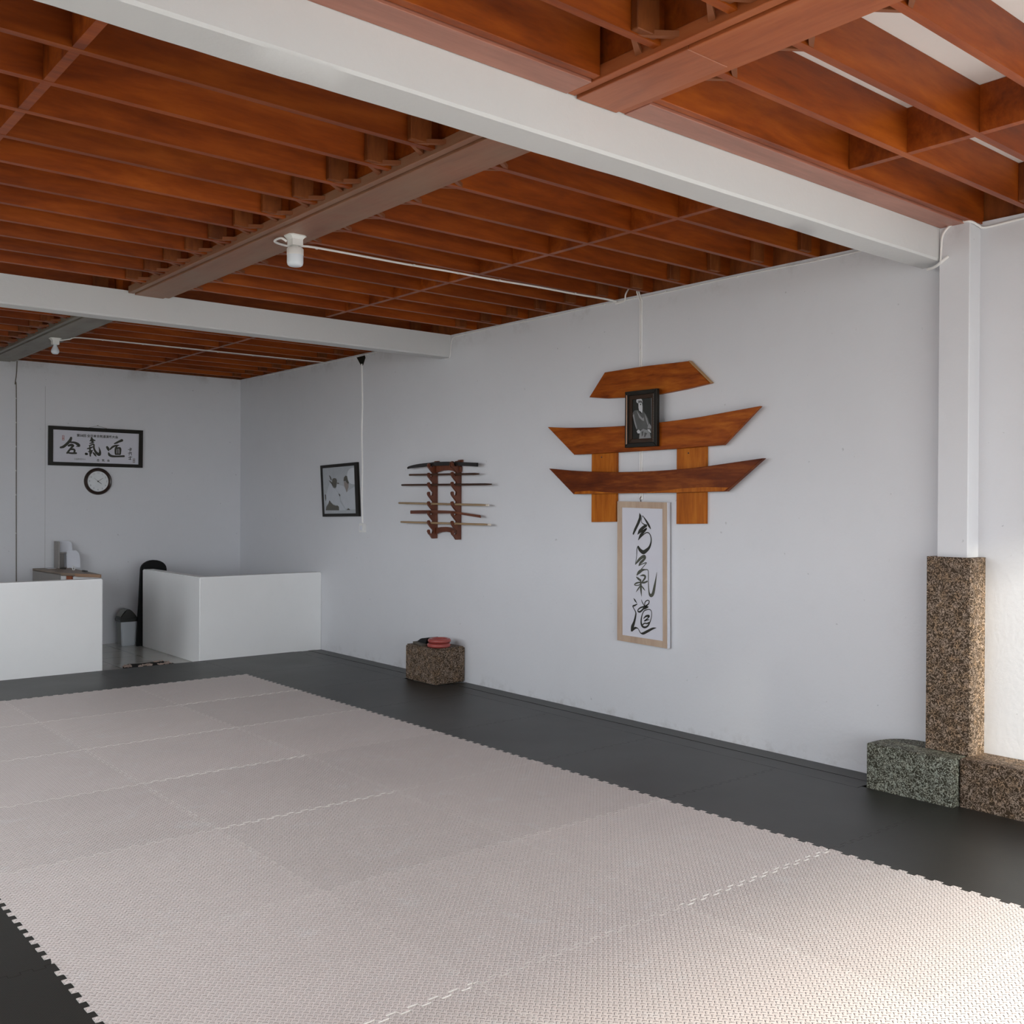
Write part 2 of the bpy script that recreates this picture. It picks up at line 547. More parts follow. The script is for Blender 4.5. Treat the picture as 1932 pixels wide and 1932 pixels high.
def ink(bm, strokes, axis, val, step, thick=0.0006):
    """brush strokes as raised ribbons of ink lying on a sheet in the plane axis = val."""
    ax = 'xyz'.index(axis)
    i3 = lambda u, v, d: [u, v][:ax] + [d] + [u, v][ax:]
    lvl = 0
    for k, pts in strokes:
        base = val + step * lvl * 0.00006
        lvl += 1
        if k == 'P':
            f = bm.faces.new([bm.verts.new(i3(p[0], p[1], base + step * thick)) for p in pts])
            continue
        q = spline(pts)
        L, R = [], []
        for i, p in enumerate(q):
            a, b = q[max(i - 1, 0)], q[min(i + 1, len(q) - 1)]
            t = Vector((b[0] - a[0], b[1] - a[1]))
            t = t.normalized() if t.length > 1e-9 else Vector((1, 0))
            nrm = Vector((-t.y, t.x)) * max(p[2], 0.0008) / 2
            L.append(bm.verts.new(i3(p[0] + nrm.x, p[1] + nrm.y, base + step * thick)))
            R.append(bm.verts.new(i3(p[0] - nrm.x, p[1] - nrm.y, base + step * thick)))
        for i in range(len(q) - 1):
            bm.faces.new((L[i], L[i + 1], R[i + 1], R[i]))
        for e in (0, -1):     # rounded stroke ends
            c, w = q[e], max(q[e][2], 0.0008) / 2
            if w > 0.002:
                bm.faces.new([bm.verts.new(i3(c[0] + w * math.cos(a * PI / 6), c[1] + w * math.sin(a * PI / 6), base + step * thick * 1.02)) for a in range(12)])
    return bm


def flat(polys, axis, val, thick, step):
    """thin printed shapes with a real (paper) thickness on a sheet."""
    bm = B()
    for k, pts in polys:
        p2 = [p[:2] for p in pts]
        prism(bm, p2, axis, val, val + step * thick)
    return bm


def text_mesh(body, size, M4, align='CENTER', bold=0.0):
    cu = bpy.data.curves.new('t', 'FONT')
    cu.body = body
    cu.size = size
    cu.align_x = align
    cu.align_y = 'CENTER'
    cu.resolution_u = 3
    cu.offset = bold * size
    o = bpy.data.objects.new('t', cu)
    COL.objects.link(o)
    dg = bpy.context.evaluated_depsgraph_get()
    me = bpy.data.meshes.new_from_object(o.evaluated_get(dg))
    COL.objects.unlink(o)
    bpy.data.objects.remove(o)
    bpy.data.curves.remove(cu)
    bm = B()
    bm.from_mesh(me)
    bpy.data.meshes.remove(me)
    bm.transform(M4)
    return bm


def face_m(x, y, z, facing):
    """text plane: facing '-y' (reads along +x) or '-x' (reads along -y)."""
    if facing == '-y':
        return Matrix(((1, 0, 0, x), (0, 0, -1, y), (0, 1, 0, z), (0, 0, 0, 1)))
    return Matrix(((0, 0, -1, x), (-1, 0, 0, y), (0, 1, 0, z), (0, 0, 0, 1)))


DATA = {"scroll_ai":[["P",[[4.858,1.467],[4.839,1.447],[4.841,1.421],[4.857,1.391],[4.886,1.347],[4.915,1.308],[4.922,1.318],[4.907,1.353],[4.88,1.396],[4.862,1.433]]],["S",[[4.828,1.447,0.0035],[4.808,1.427,0.009],[4.783,1.398,0.016],[4.765,1.374,0.016],[4.75,1.354,0.0031]]],["S",[[4.828,1.446,0.0045],[4.837,1.422,0.004],[4.834,1.397,0.0045],[4.794,1.379,0.0105]]],["S",[[4.794,1.378,0.02],[4.824,1.362,0.0235],[4.853,1.338,0.025],[4.873,1.315,0.0045]]],["S",[[4.869,1.318,0.0055],[4.823,1.342,0.0085],[4.789,1.358,0.0105],[4.815,1.336,0.019],[4.844,1.308,0.021],[4.868,1.274,0.0036]]],["S",[[4.868,1.275,0.0035],[4.831,1.305,0.006],[4.794,1.328,0.0076],[4.767,1.326,0.0075],[4.749,1.301,0.0085],[4.747,1.265,0.0115],[4.763,1.228,0.0185],[4.789,1.206,0.0255],[4.818,1.192,0.029],[4.847,1.204,0.0245],[4.862,1.221,0.0185],[4.868,1.232,0.0075],[4.879,1.212,0.0065],[4.882,1.162,0.005],[4.893,1.103,0.004]]]],
"scroll_ki":[["S",[[4.893,1.104,0.006],[4.868,1.129,0.0185],[4.839,1.152,0.0215],[4.81,1.164,0.0215],[4.801,1.153,0.0155],[4.822,1.134,0.019],[4.847,1.115,0.0175],[4.862,1.095,0.0041]]],["S",[[4.862,1.095,0.0041],[4.822,1.111,0.0065],[4.789,1.12,0.0065],[4.813,1.095,0.006],[4.855,1.056,0.0065],[4.879,1.028,0.0065]]],["S",[[4.879,1.029,0.0075],[4.859,1.049,0.023],[4.83,1.066,0.0185],[4.801,1.071,0.0085],[4.776,1.07,0.0065],[4.77,1.045,0.0065],[4.77,0.984,0.0065],[4.764,0.924,0.01],[4.756,0.901,0.019],[4.742,0.895,0.023],[4.726,0.911,0.024],[4.713,0.957,0.02],[4.702,1.007,0.011],[4.692,1.059,0.0025]]],["S",[[4.883,1.015,0.006],[4.862,1.003,0.0165],[4.841,0.992,0.0115]]],["S",[[4.844,1.026,0.006],[4.821,1.031,0.013],[4.8,1.026,0.0145],[4.804,1.01,0.015],[4.827,0.986,0.01]]],["S",[[4.841,0.967,0.008],[4.862,0.959,0.007],[4.889,0.956,0.007],[4.901,0.961,0.007],[4.883,0.972,0.012],[4.854,0.979,0.01],[4.812,0.98,0.013],[4.781,0.991,0.0115]]],["S",[[4.842,0.998,0.0115],[4.841,0.961,0.017],[4.839,0.931,0.0165],[4.833,0.883,0.0025]]],["S",[[4.847,0.955,0.007],[4.866,0.932,0.01],[4.887,0.909,0.002]]],["S",[[4.834,0.956,0.007],[4.816,0.94,0.01],[4.799,0.925,0.002]]]],
"scroll_do":[["S",[[4.91,0.865,0.0016],[4.895,0.85,0.012],[4.876,0.831,0.0025]]],["S",[[4.876,0.825,0.007],[4.899,0.814,0.012],[4.915,0.808,0.0105],[4.907,0.793,0.007],[4.889,0.77,0.009],[4.887,0.749,0.013],[4.902,0.698,0.019],[4.919,0.662,0.0261],[4.931,0.63,0.006]]],["S",[[4.922,0.637,0.0175],[4.893,0.656,0.016],[4.867,0.656,0.006],[4.851,0.638,0.0065],[4.839,0.626,0.007],[4.816,0.626,0.0171],[4.777,0.644,0.0185],[4.728,0.668,0.0141],[4.694,0.676,0.0025]]],["S",[[4.836,0.861,0.0025],[4.824,0.84,0.007],[4.805,0.818,0.006]]],["S",[[4.805,0.819,0.006],[4.799,0.845,0.007],[4.779,0.859,0.007],[4.762,0.856,0.007],[4.766,0.838,0.0085],[4.791,0.819,0.013],[4.811,0.807,0.0245],[4.799,0.808,0.0245],[4.772,0.814,0.01]]],["S",[[4.811,0.813,0.0105],[4.84,0.804,0.0105],[4.863,0.789,0.009],[4.866,0.776,0.0105],[4.848,0.774,0.013],[4.826,0.788,0.013],[4.803,0.81,0.0125]]],["S",[[4.803,0.787,0.0075],[4.819,0.77,0.007],[4.832,0.735,0.01],[4.835,0.698,0.0131],[4.823,0.675,0.015],[4.798,0.67,0.014],[4.769,0.686,0.0115],[4.747,0.724,0.007],[4.737,0.765,0.0055],[4.745,0.793,0.006],[4.77,0.797,0.0065],[4.799,0.788,0.007]]],["S",[[4.811,0.731,0.006],[4.79,0.748,0.0131],[4.763,0.752,0.0161],[4.77,0.739,0.008],[4.806,0.713,0.007],[4.786,0.722,0.01],[4.757,0.727,0.0035]]],["S",[[4.819,0.687,0.0085],[4.802,0.698,0.009],[4.782,0.698,0.0096],[4.763,0.705,0.0115],[4.756,0.711,0.004]]]],
"frame_ai":[["S",[[3.304,2.215,0.0235],[3.293,2.186,0.03],[3.263,2.151,0.028],[3.228,2.119,0.0275],[3.198,2.108,0.0205]]],["S",[[3.269,2.167,0.014],[3.304,2.168,0.0175],[3.346,2.164,0.0235],[3.379,2.144,0.0315],[3.387,2.129,0.0145],[3.358,2.126,0.008]]],["S",[[3.278,2.13,0.0205],[3.304,2.139,0.027],[3.325,2.132,0.0235],[3.305,2.107,0.019],[3.281,2.075,0.0205],[3.263,2.05,0.016]]],["S",[[3.287,2.087,0.0145],[3.322,2.094,0.0205],[3.34,2.083,0.0205],[3.334,2.052,0.019]]],["S",[[3.263,2.056,0.0155],[3.305,2.051,0.02],[3.355,2.053,0.0205]]]],
"frame_ki":[["S",[[3.516,2.224,0.0165],[3.521,2.203,0.0355],[3.525,2.184,0.0235]]],["S",[[3.5,2.191,0.011],[3.525,2.202,0.0155],[3.55,2.198,0.0145]]],["S",[[3.498,2.164,0.011],[3.519,2.17,0.014],[3.541,2.179,0.009]]],["S",[[3.492,2.139,0.0115],[3.513,2.147,0.0145],[3.539,2.157,0.0145],[3.541,2.116,0.0195],[3.553,2.085,0.0225],[3.574,2.058,0.0285],[3.599,2.048,0.0315],[3.605,2.081,0.021],[3.592,2.131,0.004]]],["S",[[3.472,2.106,0.011],[3.501,2.114,0.0175],[3.527,2.127,0.013]]],["S",[[3.498,2.132,0.011],[3.501,2.083,0.021],[3.503,2.028,0.0145]]],["S",[[3.483,2.073,0.0095],[3.507,2.083,0.015],[3.526,2.087,0.0095]]],["S",[[3.458,2.049,0.027],[3.468,2.048,0.0235]]],["S",[[3.523,2.09,0.0095],[3.512,2.059,0.0165]]],["S",[[3.532,2.066,0.011],[3.547,2.049,0.0205],[3.563,2.029,0.0115]]]],
"frame_do":[["S",[[3.84,2.212,0.0295],[3.808,2.197,0.023],[3.783,2.183,0.0215],[3.759,2.172,0.0115]]],["S",[[3.681,2.131,0.024],[3.691,2.113,0.029],[3.697,2.094,0.0145]]],["S",[[3.712,2.107,0.014],[3.737,2.133,0.021],[3.771,2.151,0.0185],[3.808,2.157,0.0095]]],["S",[[3.79,2.151,0.013],[3.774,2.119,0.024],[3.772,2.068,0.0215]]],["S",[[3.774,2.116,0.0145],[3.808,2.127,0.021],[3.822,2.115,0.025],[3.821,2.064,0.0195]]],["S",[[3.771,2.057,0.0165],[3.821,2.058,0.0165]]],["S",[[3.797,2.107,0.015],[3.797,2.069,0.016]]],["S",[[3.697,2.069,0.0145],[3.706,2.047,0.028],[3.734,2.034,0.0245],[3.79,2.033,0.02],[3.862,2.038,0.0225]]]],
"frame_side":[["S",[[3.909,2.112,0.005],[3.947,2.121,0.0065]]],["S",[[3.931,2.135,0.005],[3.927,2.096,0.0065]]],["S",[[3.944,2.132,0.005],[3.938,2.1,0.007]]],["S",[[3.909,2.073,0.0065],[3.947,2.081,0.0065]]],["S",[[3.928,2.087,0.005],[3.919,2.051,0.0065]]],["S",[[3.938,2.081,0.007],[3.947,2.052,0.0065]]],["S",[[3.913,2.025,0.007],[3.951,2.033,0.0065]]],["S",[[3.931,2.039,0.005],[3.932,2.004,0.009]]],["S",[[3.916,2.006,0.007],[3.941,2.005,0.006]]]],
"por_backdrop":[["P",[[4.908,2.269],[4.717,2.267],[4.713,1.976],[4.902,1.974]]]],
"por_seat_shadow":[["P",[[4.9,2.147],[4.891,2.16],[4.878,2.111],[4.85,2.047],[4.845,2.023],[4.817,2.015],[4.817,1.979],[4.896,1.977]]]],
"por_robe":[["P",[[4.891,2.16],[4.874,2.179],[4.841,2.181],[4.827,2.166],[4.809,2.151],[4.79,2.17],[4.767,2.148],[4.744,2.116],[4.73,2.081],[4.717,2.06],[4.716,2.02],[4.743,2.041],[4.771,2.046],[4.808,2.042],[4.845,2.04],[4.864,2.072],[4.878,2.111]]]],
"por_robe_fold":[["P",[[4.851,2.178],[4.839,2.153],[4.827,2.128],[4.799,2.106],[4.781,2.101],[4.783,2.129],[4.79,2.119],[4.809,2.131],[4.832,2.156]]],["P",[[4.888,2.146],[4.876,2.156],[4.864,2.107],[4.845,2.057],[4.852,2.047],[4.871,2.09]]],["P",[[4.776,2.152],[4.753,2.117],[4.739,2.075],[4.748,2.072],[4.767,2.118]]],["P",[[4.744,2.069],[4.73,2.081],[4.715,2.06],[4.715,2.047],[4.748,2.049]]]],
"por_lap":[["P",[[4.817,2.035],[4.789,2.047],[4.753,2.039],[4.725,2.013],[4.717,1.979],[4.826,1.979],[4.822,2.015]]]],
"por_lap_fold":[["P",[[4.803,2.028],[4.785,2.032],[4.789,2.006],[4.801,1.993]]],["P",[[4.775,2.023],[4.752,2.015],[4.771,1.988],[4.78,1.992]]]],
"por_hand":[["P",[[4.849,2.035],[4.831,2.045],[4.815,2.033],[4.817,2.018],[4.84,2.019]]],["P",[[4.75,2.042],[4.73,2.041],[4.717,2.023],[4.719,2.015],[4.739,2.028]]]],
"por_hair":[["P",[[4.854,2.243],[4.851,2.255],[4.837,2.262],[4.819,2.261],[4.802,2.251],[4.796,2.237],[4.798,2.229],[4.809,2.226],[4.837,2.227],[4.849,2.233]]]],
"por_face":[["P",[[4.841,2.246],[4.828,2.25],[4.805,2.246],[4.798,2.234],[4.8,2.222],[4.807,2.209],[4.828,2.211],[4.839,2.229]]]],
"por_brow":[["P",[[4.833,2.238],[4.819,2.24],[4.8,2.236],[4.8,2.23],[4.819,2.235],[4.832,2.233]]]],
"por_beard":[["P",[[4.833,2.225],[4.819,2.229],[4.8,2.224],[4.796,2.201],[4.796,2.174],[4.8,2.157],[4.811,2.168],[4.827,2.176],[4.832,2.197]]]],
"por_mouth":[["P",[[4.818,2.222],[4.807,2.223],[4.808,2.213],[4.816,2.212]]]],
"pic_head":[["P",[[9.146,1.765],[9.135,1.779],[9.103,1.784],[9.07,1.78],[9.052,1.76],[9.055,1.734],[9.066,1.691],[9.091,1.682],[9.127,1.699],[9.146,1.728]]],["P",[[8.917,1.757],[8.911,1.786],[8.879,1.805],[8.851,1.799],[8.841,1.771],[8.816,1.731],[8.83,1.72],[8.886,1.753],[8.91,1.747]]],["P",[[9.212,1.814],[9.194,1.81],[9.168,1.787],[9.157,1.761],[9.175,1.765],[9.197,1.795]]],["P",[[9.215,1.762],[9.193,1.758],[9.138,1.735],[9.134,1.699],[9.091,1.678],[9.127,1.688],[9.156,1.721],[9.193,1.747]]],["P",[[9.052,1.736],[9.013,1.734],[9.004,1.724],[9.041,1.725]]],["P",[[9.019,1.625],[8.998,1.621],[8.983,1.608],[8.994,1.596]]],["P",[[9.294,1.617],[9.273,1.615],[9.269,1.575],[9.28,1.549],[9.291,1.582]]]],
"pic_hakama":[["P",[[9.203,1.556],[9.17,1.534],[9.126,1.512],[9.068,1.501],[9.04,1.505],[9.011,1.491],[9.007,1.455],[9.276,1.453],[9.265,1.49],[9.221,1.523]]],["P",[[8.859,1.459],[8.821,1.477],[8.787,1.46]]]],
"pic_neck":[["P",[[8.91,1.747],[8.879,1.746],[8.823,1.72],[8.823,1.688],[8.843,1.66],[8.857,1.638],[8.875,1.667],[8.903,1.7]]]],
"pic_white_sleeve":[["P",[[9.197,1.736],[9.156,1.725],[9.134,1.691],[9.069,1.665],[9.019,1.625],[8.997,1.592],[8.983,1.538],[8.87,1.459],[8.996,1.455],[9.011,1.494],[9.054,1.509],[9.126,1.52],[9.192,1.556],[9.236,1.519],[9.261,1.505],[9.273,1.612],[9.229,1.685]]],["P",[[9.052,1.72],[8.942,1.704],[8.903,1.693],[8.861,1.635],[8.829,1.652],[8.706,1.694],[8.681,1.467],[8.78,1.467],[8.828,1.481],[8.877,1.47],[8.969,1.56],[8.983,1.61],[9.069,1.669]]]],
"pic_round_shape":[["P",[[8.851,1.81],[8.838,1.846],[8.803,1.87],[8.755,1.881],[8.714,1.882],[8.703,1.715],[8.761,1.719],[8.802,1.731],[8.837,1.76]]]],
"rack_profile":[[5.236,1.218],[5.191,1.216],[5.173,1.24],[5.15,1.261],[5.14,1.28],[5.144,1.292],[5.152,1.297],[5.16,1.292],[5.163,1.275],[5.167,1.261],[5.186,1.261],[5.193,1.272],[5.195,1.289],[5.196,1.291],[5.167,1.32],[5.146,1.344],[5.139,1.362],[5.143,1.374],[5.151,1.379],[5.16,1.374],[5.163,1.357],[5.167,1.344],[5.186,1.344],[5.192,1.355],[5.194,1.372],[5.195,1.374],[5.167,1.403],[5.146,1.426],[5.139,1.445],[5.143,1.457],[5.151,1.462],[5.159,1.457],[5.162,1.44],[5.167,1.426],[5.186,1.426],[5.192,1.437],[5.194,1.454],[5.195,1.459],[5.166,1.488],[5.145,1.511],[5.138,1.53],[5.142,1.542],[5.151,1.547],[5.159,1.542],[5.162,1.525],[5.166,1.511],[5.185,1.511],[5.192,1.522],[5.193,1.54],[5.194,1.544],[5.166,1.573],[5.145,1.596],[5.138,1.614],[5.142,1.626],[5.15,1.631],[5.159,1.627],[5.162,1.61],[5.166,1.596],[5.185,1.596],[5.191,1.608],[5.193,1.625],[5.194,1.627],[5.165,1.655],[5.145,1.678],[5.137,1.697],[5.142,1.709],[5.15,1.714],[5.158,1.709],[5.161,1.692],[5.165,1.679],[5.184,1.679],[5.191,1.69],[5.192,1.707],[5.194,1.712],[5.165,1.74],[5.144,1.763],[5.137,1.781],[5.141,1.794],[5.149,1.799],[5.158,1.794],[5.161,1.777],[5.165,1.764],[5.184,1.764],[5.19,1.775],[5.192,1.792],[5.193,1.795],[5.165,1.823],[5.144,1.846],[5.137,1.864],[5.141,1.876],[5.149,1.881],[5.157,1.876],[5.16,1.86],[5.164,1.846],[5.183,1.847],[5.19,1.858],[5.192,1.875],[5.187,1.892],[5.233,1.901]],
"katana_top":[[7.703,1.842],[7.683,1.859],[7.543,1.875],[7.38,1.882],[7.238,1.885],[7.091,1.884],[6.893,1.875],[6.657,1.862]],
"katana_bot":[[7.697,1.835],[7.665,1.839],[7.542,1.845],[7.379,1.85],[7.237,1.852],[7.09,1.85],[6.893,1.843],[6.657,1.83]],
"s2":[[7.674,1.784],[6.641,1.772]],
"s3":[[7.799,1.693],[6.472,1.683]],
"s4":[[7.845,1.524],[6.518,1.508]],
"s6":[[7.81,1.347],[6.492,1.345]],
"s5t":[[7.649,1.457],[7.368,1.461],[7.04,1.459],[6.905,1.448],[6.624,1.426]],
"s5b":[[7.649,1.427],[7.368,1.432],[7.039,1.435],[6.905,1.428],[6.613,1.403]],
"topbar":[[7.302,1.887],[7.022,1.886],[6.95,1.841],[6.954,1.801],[7.021,1.796],[7.061,1.811],[7.142,1.819],[7.223,1.815],[7.306,1.802]],
"botbar":[[7.302,1.31],[7.236,1.32],[7.154,1.323],[7.073,1.316],[6.994,1.303],[6.993,1.265],[7.073,1.274],[7.154,1.282],[7.236,1.275],[7.302,1.258]]}

X1 = 5.243      # face of the long right wall
Y1 = 11.372     # face of the back wall
X0, Y0 = -0.35, -0.9
ZB = 3.0        # underside of the joists
ORD = ['first', 'second', 'third', 'fourth', 'fifth', 'sixth', 'seventh', 'eighth', 'ninth', 'tenth', 'eleventh', 'twelfth', 'thirteenth']

# ------------------------------------------------------------------ room shell
def struct(name, bm, mat, smooth=False):
    return tag(obj(name, bm, mat, smooth=smooth), kind='structure')


struct('floor', box(B(), (X0 - 0.2, Y0 - 0.2, -0.20), (X1 + 0.2, 9.40, -0.03)), CONC)
struct('floor_tiled', box(B(), (X0 - 0.2, 9.40, -0.20), (X1 + 0.2, Y1 + 0.2, -0.03)), TILE)
struct('ground', box(B(), (-30, -40, -0.30), (30, Y0 - 0.2, -0.08)), PAVE)
struct('ground_side', box(B(), (-30, Y0 - 0.2, -0.30), (X0 - 0.2, 30, -0.08)), YARD)
struct('wall_right', box(box(B(), (X1, 1.50, -0.03), (X1 + 0.18, Y1 + 0.18, ZB)), (X1, Y0, 2.66), (X1 + 0.18, 1.499, ZB)), WALL)
struct('ground_right', box(B(), (X1 + 0.2, Y0 - 0.2, -0.30), (30, 30, -0.08)), PAVE)
struct('wall_back', box(B(), (X0 - 0.18, Y1, -0.03), (X1 + 0.001, Y1 + 0.18, ZB)), WALL)
bm = box(B(), (X0 - 0.18, Y0, -0.03), (X0, Y1, 0.90))
box(bm, (X0 - 0.18, Y0, 2.70), (X0, Y1, ZB))
for a, b in ((Y0, 2.9), (5.9, 6.6), (8.6, Y1)):
    box(bm, (X0 - 0.18, a, 0.90), (X0, b, 2.70))
struct('wall_left', bm, WALL)
bm = box(B(), (X0, Y0 - 0.16, 2.76), (X1, Y0, ZB + 0.2))
box(bm, (X0 - 0.18, Y0 - 0.16, -0.03), (X0, Y0, ZB + 0.2))
box(bm, (X1, Y0 - 0.16, -0.03), (X1 + 0.18, Y0, ZB + 0.2))
box(bm, (4.10, Y0 - 0.16, -0.03), (4.59, Y0, 2.76))  # unseen column added to keep the sun off the torii wall
struct('wall_front', bm, WALL)
struct('added_sun_blocker', box(B(), (-6.0, -4.42, 2.78), (4.05, Y0 - 0.17, 2.86)), BEAMP)  # unseen slab outside the front, added to limit the sun patch indoors
struct('ceiling', box(B(), (X0 - 0.18, Y0 - 0.16, 3.19), (X1 + 0.18, Y1 + 0.18, 3.23)), CEIL)
# timber rim on top of the walls, closing the joist bays
bm = box(B(), (X1 + 0.02, Y0, ZB), (X1 + 0.06, Y1 + 0.06, 3.19))
struct('trim_1', bm, BLOCKW)
struct('trim_2', box(B(), (X0 - 0.06, Y0, ZB), (X0 - 0.02, Y1, 3.19)), BLOCKW)
struct('trim_3', box(B(), (X0 - 0.02, Y1 + 0.02, ZB), (X1 + 0.02, Y1 + 0.06, 3.19)), BLOCKW)


def rough_beam(y0, y1, z0, z1, seed, amp, sagx=0.0):
    """cast beam with a slightly uneven, hand-plastered arris"""
    rnd = random.Random(seed)
    bm = B()
    N = 60
    rows = []
    ph = [rnd.uniform(0, 6.28) for _ in range(6)]
    for i in range(N + 1):
        x = X0 + (X1 - X0) * i / N
        w = lambda k: amp * (math.sin(x * 2.1 + ph[k]) * 0.5 + math.sin(x * 5.7 + ph[k + 1]) * 0.3 + rnd.uniform(-0.25, 0.25))
        c = [(y0 + w(0) * 0.4, z1 + 0.0), (y0 + w(1) * 0.5, z0 + 0.010 + w(2) * 0.3), (y0 + 0.010 + w(1) * 0.5, z0 + w(3) * 0.3),
             (y1 - 0.010 + w(4), z0 + w(2) * 0.3), (y1 + w(4), z0 + 0.010 + w(2) * 0.3), (y1, z1)]
        rows.append([bm.verts.new((x, yy, zz)) for yy, zz in c])
    for a, b in zip(rows, rows[1:]):
        for k in range(6):
            bm.faces.new((a[k], b[k], b[(k + 1) % 6], a[(k + 1) % 6]))
    bm.faces.new(rows[0])
    bm.faces.new(rows[-1][::-1])
    bmesh.ops.recalc_face_normals(bm, faces=bm.faces[:])
    return bm


struct('trim_4', rough_beam(2.652, 2.817, 2.812, 3.0, 3, 0.006), BEAMP, True)
struct('trim_5', rough_beam(7.140, 7.300, 2.806, 3.0, 5, 0.004), BEAMP, True)
# column that carries the near beam, standing proud of the right wall
struct('trim_6', bbox((5.130, 2.490, -0.03), (X1 + 0.01, 2.655, ZB), 0.004), WALL)
# low partitions in front of the tiled corner
struct('wall_partition_left', bbox((X0, 9.40, -0.03), (3.012, 9.52, 0.830), 0.006, 2), PARTP)
bm = B()
prism(bm, [(3.92, 9.40), (X1, 9.40), (X1, 9.53), (4.04, 9.53), (4.04, 10.93), (3.92, 10.93)], 'z', -0.03, 0.805)
bmesh.ops.bevel(bm, geom=[e for e in bm.edges], offset=0.008, segments=2, affect='EDGES')
struct('wall_partition_right', bm, PARTP)

# ------------------------------------------------------------------ ceiling timbers
XB0, XB1 = 2.455, 2.745         # sides of the long timber beam


def timber_beam(y0, y1, zb, mats, label, patch=None):
    t = thing('timber_beam', ((XB0 + XB1) / 2, y0, zb), label, 'ceiling beam', 'long timber cross beam')
    obj('web', box(B(), (2.475, y0, 2.992), (2.725, y1, 3.19)), JOIST, t)
    if patch:
        obj('bottom_board', bbox((2.500, y0, zb), (2.702, patch[0], zb + 0.020), 0.002), mats, t)
        tag(obj('bottom_board', bbox((2.500, patch[0] + 0.002, zb), (2.702, y1, zb + 0.020), 0.002), PATCHW, t), 'fresher orange length of bottom board')
    else:
        obj('bottom_board', bbox((2.500, y0, zb), (2.702, y1, zb + 0.020), 0.002), mats, t)
    obj('edge_strip', bbox((2.455, y0, zb + 0.008), (2.492, y1, 3.03), 0.002), mats, t)
    obj('edge_strip', bbox((2.710, y0, zb + 0.008), (2.745, y1, 3.03), 0.002), mats, t)
    return t


timber_beam(Y0 + 0.01, 2.648, 2.974, BEAMW, 'wide red brown timber beam in front of the near white concrete beam', (2.13,))
timber_beam(2.822, 7.134, 2.974, BEAMD, 'wide dusty timber beam between the two white concrete beams, lamp with cylindrical bulb on it')
timber_beam(7.306, Y1 - 0.004, 2.974, BEAMG, 'grey dusty timber beam beyond the far white concrete beam, pear-shaped bulb on it')
JT = 0.033


def joist(y, side, label, group, ynext, blk, ends=True):
    """one deep joist from the timber beam to a wall, with its blocking board to the next joist and its end blocks"""
    xa, xb = (X0 + 0.0, 2.472) if side == 'left' else (2.728, X1 + 0.018)
    bm = box(B(), (xa, y, ZB), (xb, y + JT, 3.189))
    o = tag(obj('ceiling_joist', bm, JOIST, origin=((xa + xb) / 2, y + JT / 2, ZB)), label, 'joist', group)
    if ynext is not None:
        obj('blocking', box(B(), (blk - 0.018, y + JT, ZB + 0.001), (blk + 0.018, ynext - 0.001, 3.188)), JOIST, o)
    if side == 'left':
        obj('end_block', bbox((2.315, y - 0.030, ZB + 0.004), (2.418, y, 3.188), 0.003), BLOCKW, o)
        xg, sg = XB0, -1
    else:
        obj('end_block', bbox((5.03, y - 0.030, ZB + 0.004), (5.13, y, 3.188), 0.003), BLOCKW, o)
        xg, sg = XB1, 1
    for s, y0 in ((-1, y), (1, y + JT)):      # slanting braces with an open corner behind them
        bm = prism(B(), [(xg + sg * 0.105, y0), (xg + sg * 0.078, y0), (xg, y0 + s * 0.050), (xg, y0 + s * 0.078)], 'z', ZB + 0.002, ZB + 0.020)
        obj('gusset', bm, HANG, o)
    return o


near = [0.20, 0.54, 0.88, 1.22, 1.562, 1.902, 2.207]
mid = [3.125 + 0.333 * k for k in range(12)]
far = [7.46 + 0.334 * k for k in range(12)]
for side, blk in (('left', 1.025), ('right', 4.005)):
    for i, y in enumerate(near):
        n = len(near) - 1 - i
        joist(y, side, 'red brown joist %s of the timber beam, %s in front of the near concrete beam' % (side, ORD[n]),
              'joists in front of the near concrete beam', near[i + 1] if i + 1 < len(near) else 2.478, blk)
    for i, y in enumerate(mid):
        joist(y, side, 'brown joist %s of the timber beam, %s behind the near concrete beam' % (side, ORD[i]),
              'joists between the two concrete beams', mid[i + 1] if i + 1 < len(mid) else 7.10, blk)
    for i, y in enumerate(far):
        joist(y, side, 'dark brown joist %s of the timber beam, %s behind the far concrete beam' % (side, ORD[i]),
              'joists behind the far concrete beam', far[i + 1] if i + 1 < len(far) else Y1, blk)
for side, xa, xb in (('left', X0, XB0 - 0.002), ('right', XB1 + 0.002, X1 + 0.015)):
    t = thing('edge_timber', ((xa + xb) / 2, 2.5, 2.98), 'wide pinkish board along the near concrete beam, %s of the timber beam' % side, 'ceiling beam', 'boards along the near concrete beam')
    obj('bottom_board', bbox((xa, 2.522, 2.980), (xb, 2.650, 2.998), 0.002), BOARDP, t)
    obj('edge_strip', bbox((xa, 2.480, 2.988), (xb, 2.514, 3.188), 0.002), JOIST, t)
    obj('core', box(B(), (xa, 2.514, 2.998), (xb, 2.645, 3.188)), JOIST, t)

# ------------------------------------------------------------------ interlocking foam mats
TP = 0.0760


def teeth(n_len, w_adj):
    """tooth profile along a seam of the given length: list of (s, level)"""
    n = int(n_len // TP)
    m = (n_len - n * TP) / 2
    out = []
    for k in range(n):
        s = m + k * TP
        a, b = s + TP * 0.25 - w_adj, s + TP * 0.75 + w_adj
        out += [(a, 0.0), (a, 1.0), (b, 1.0), (b, 0.0)]
    return out


AMP = 0.020


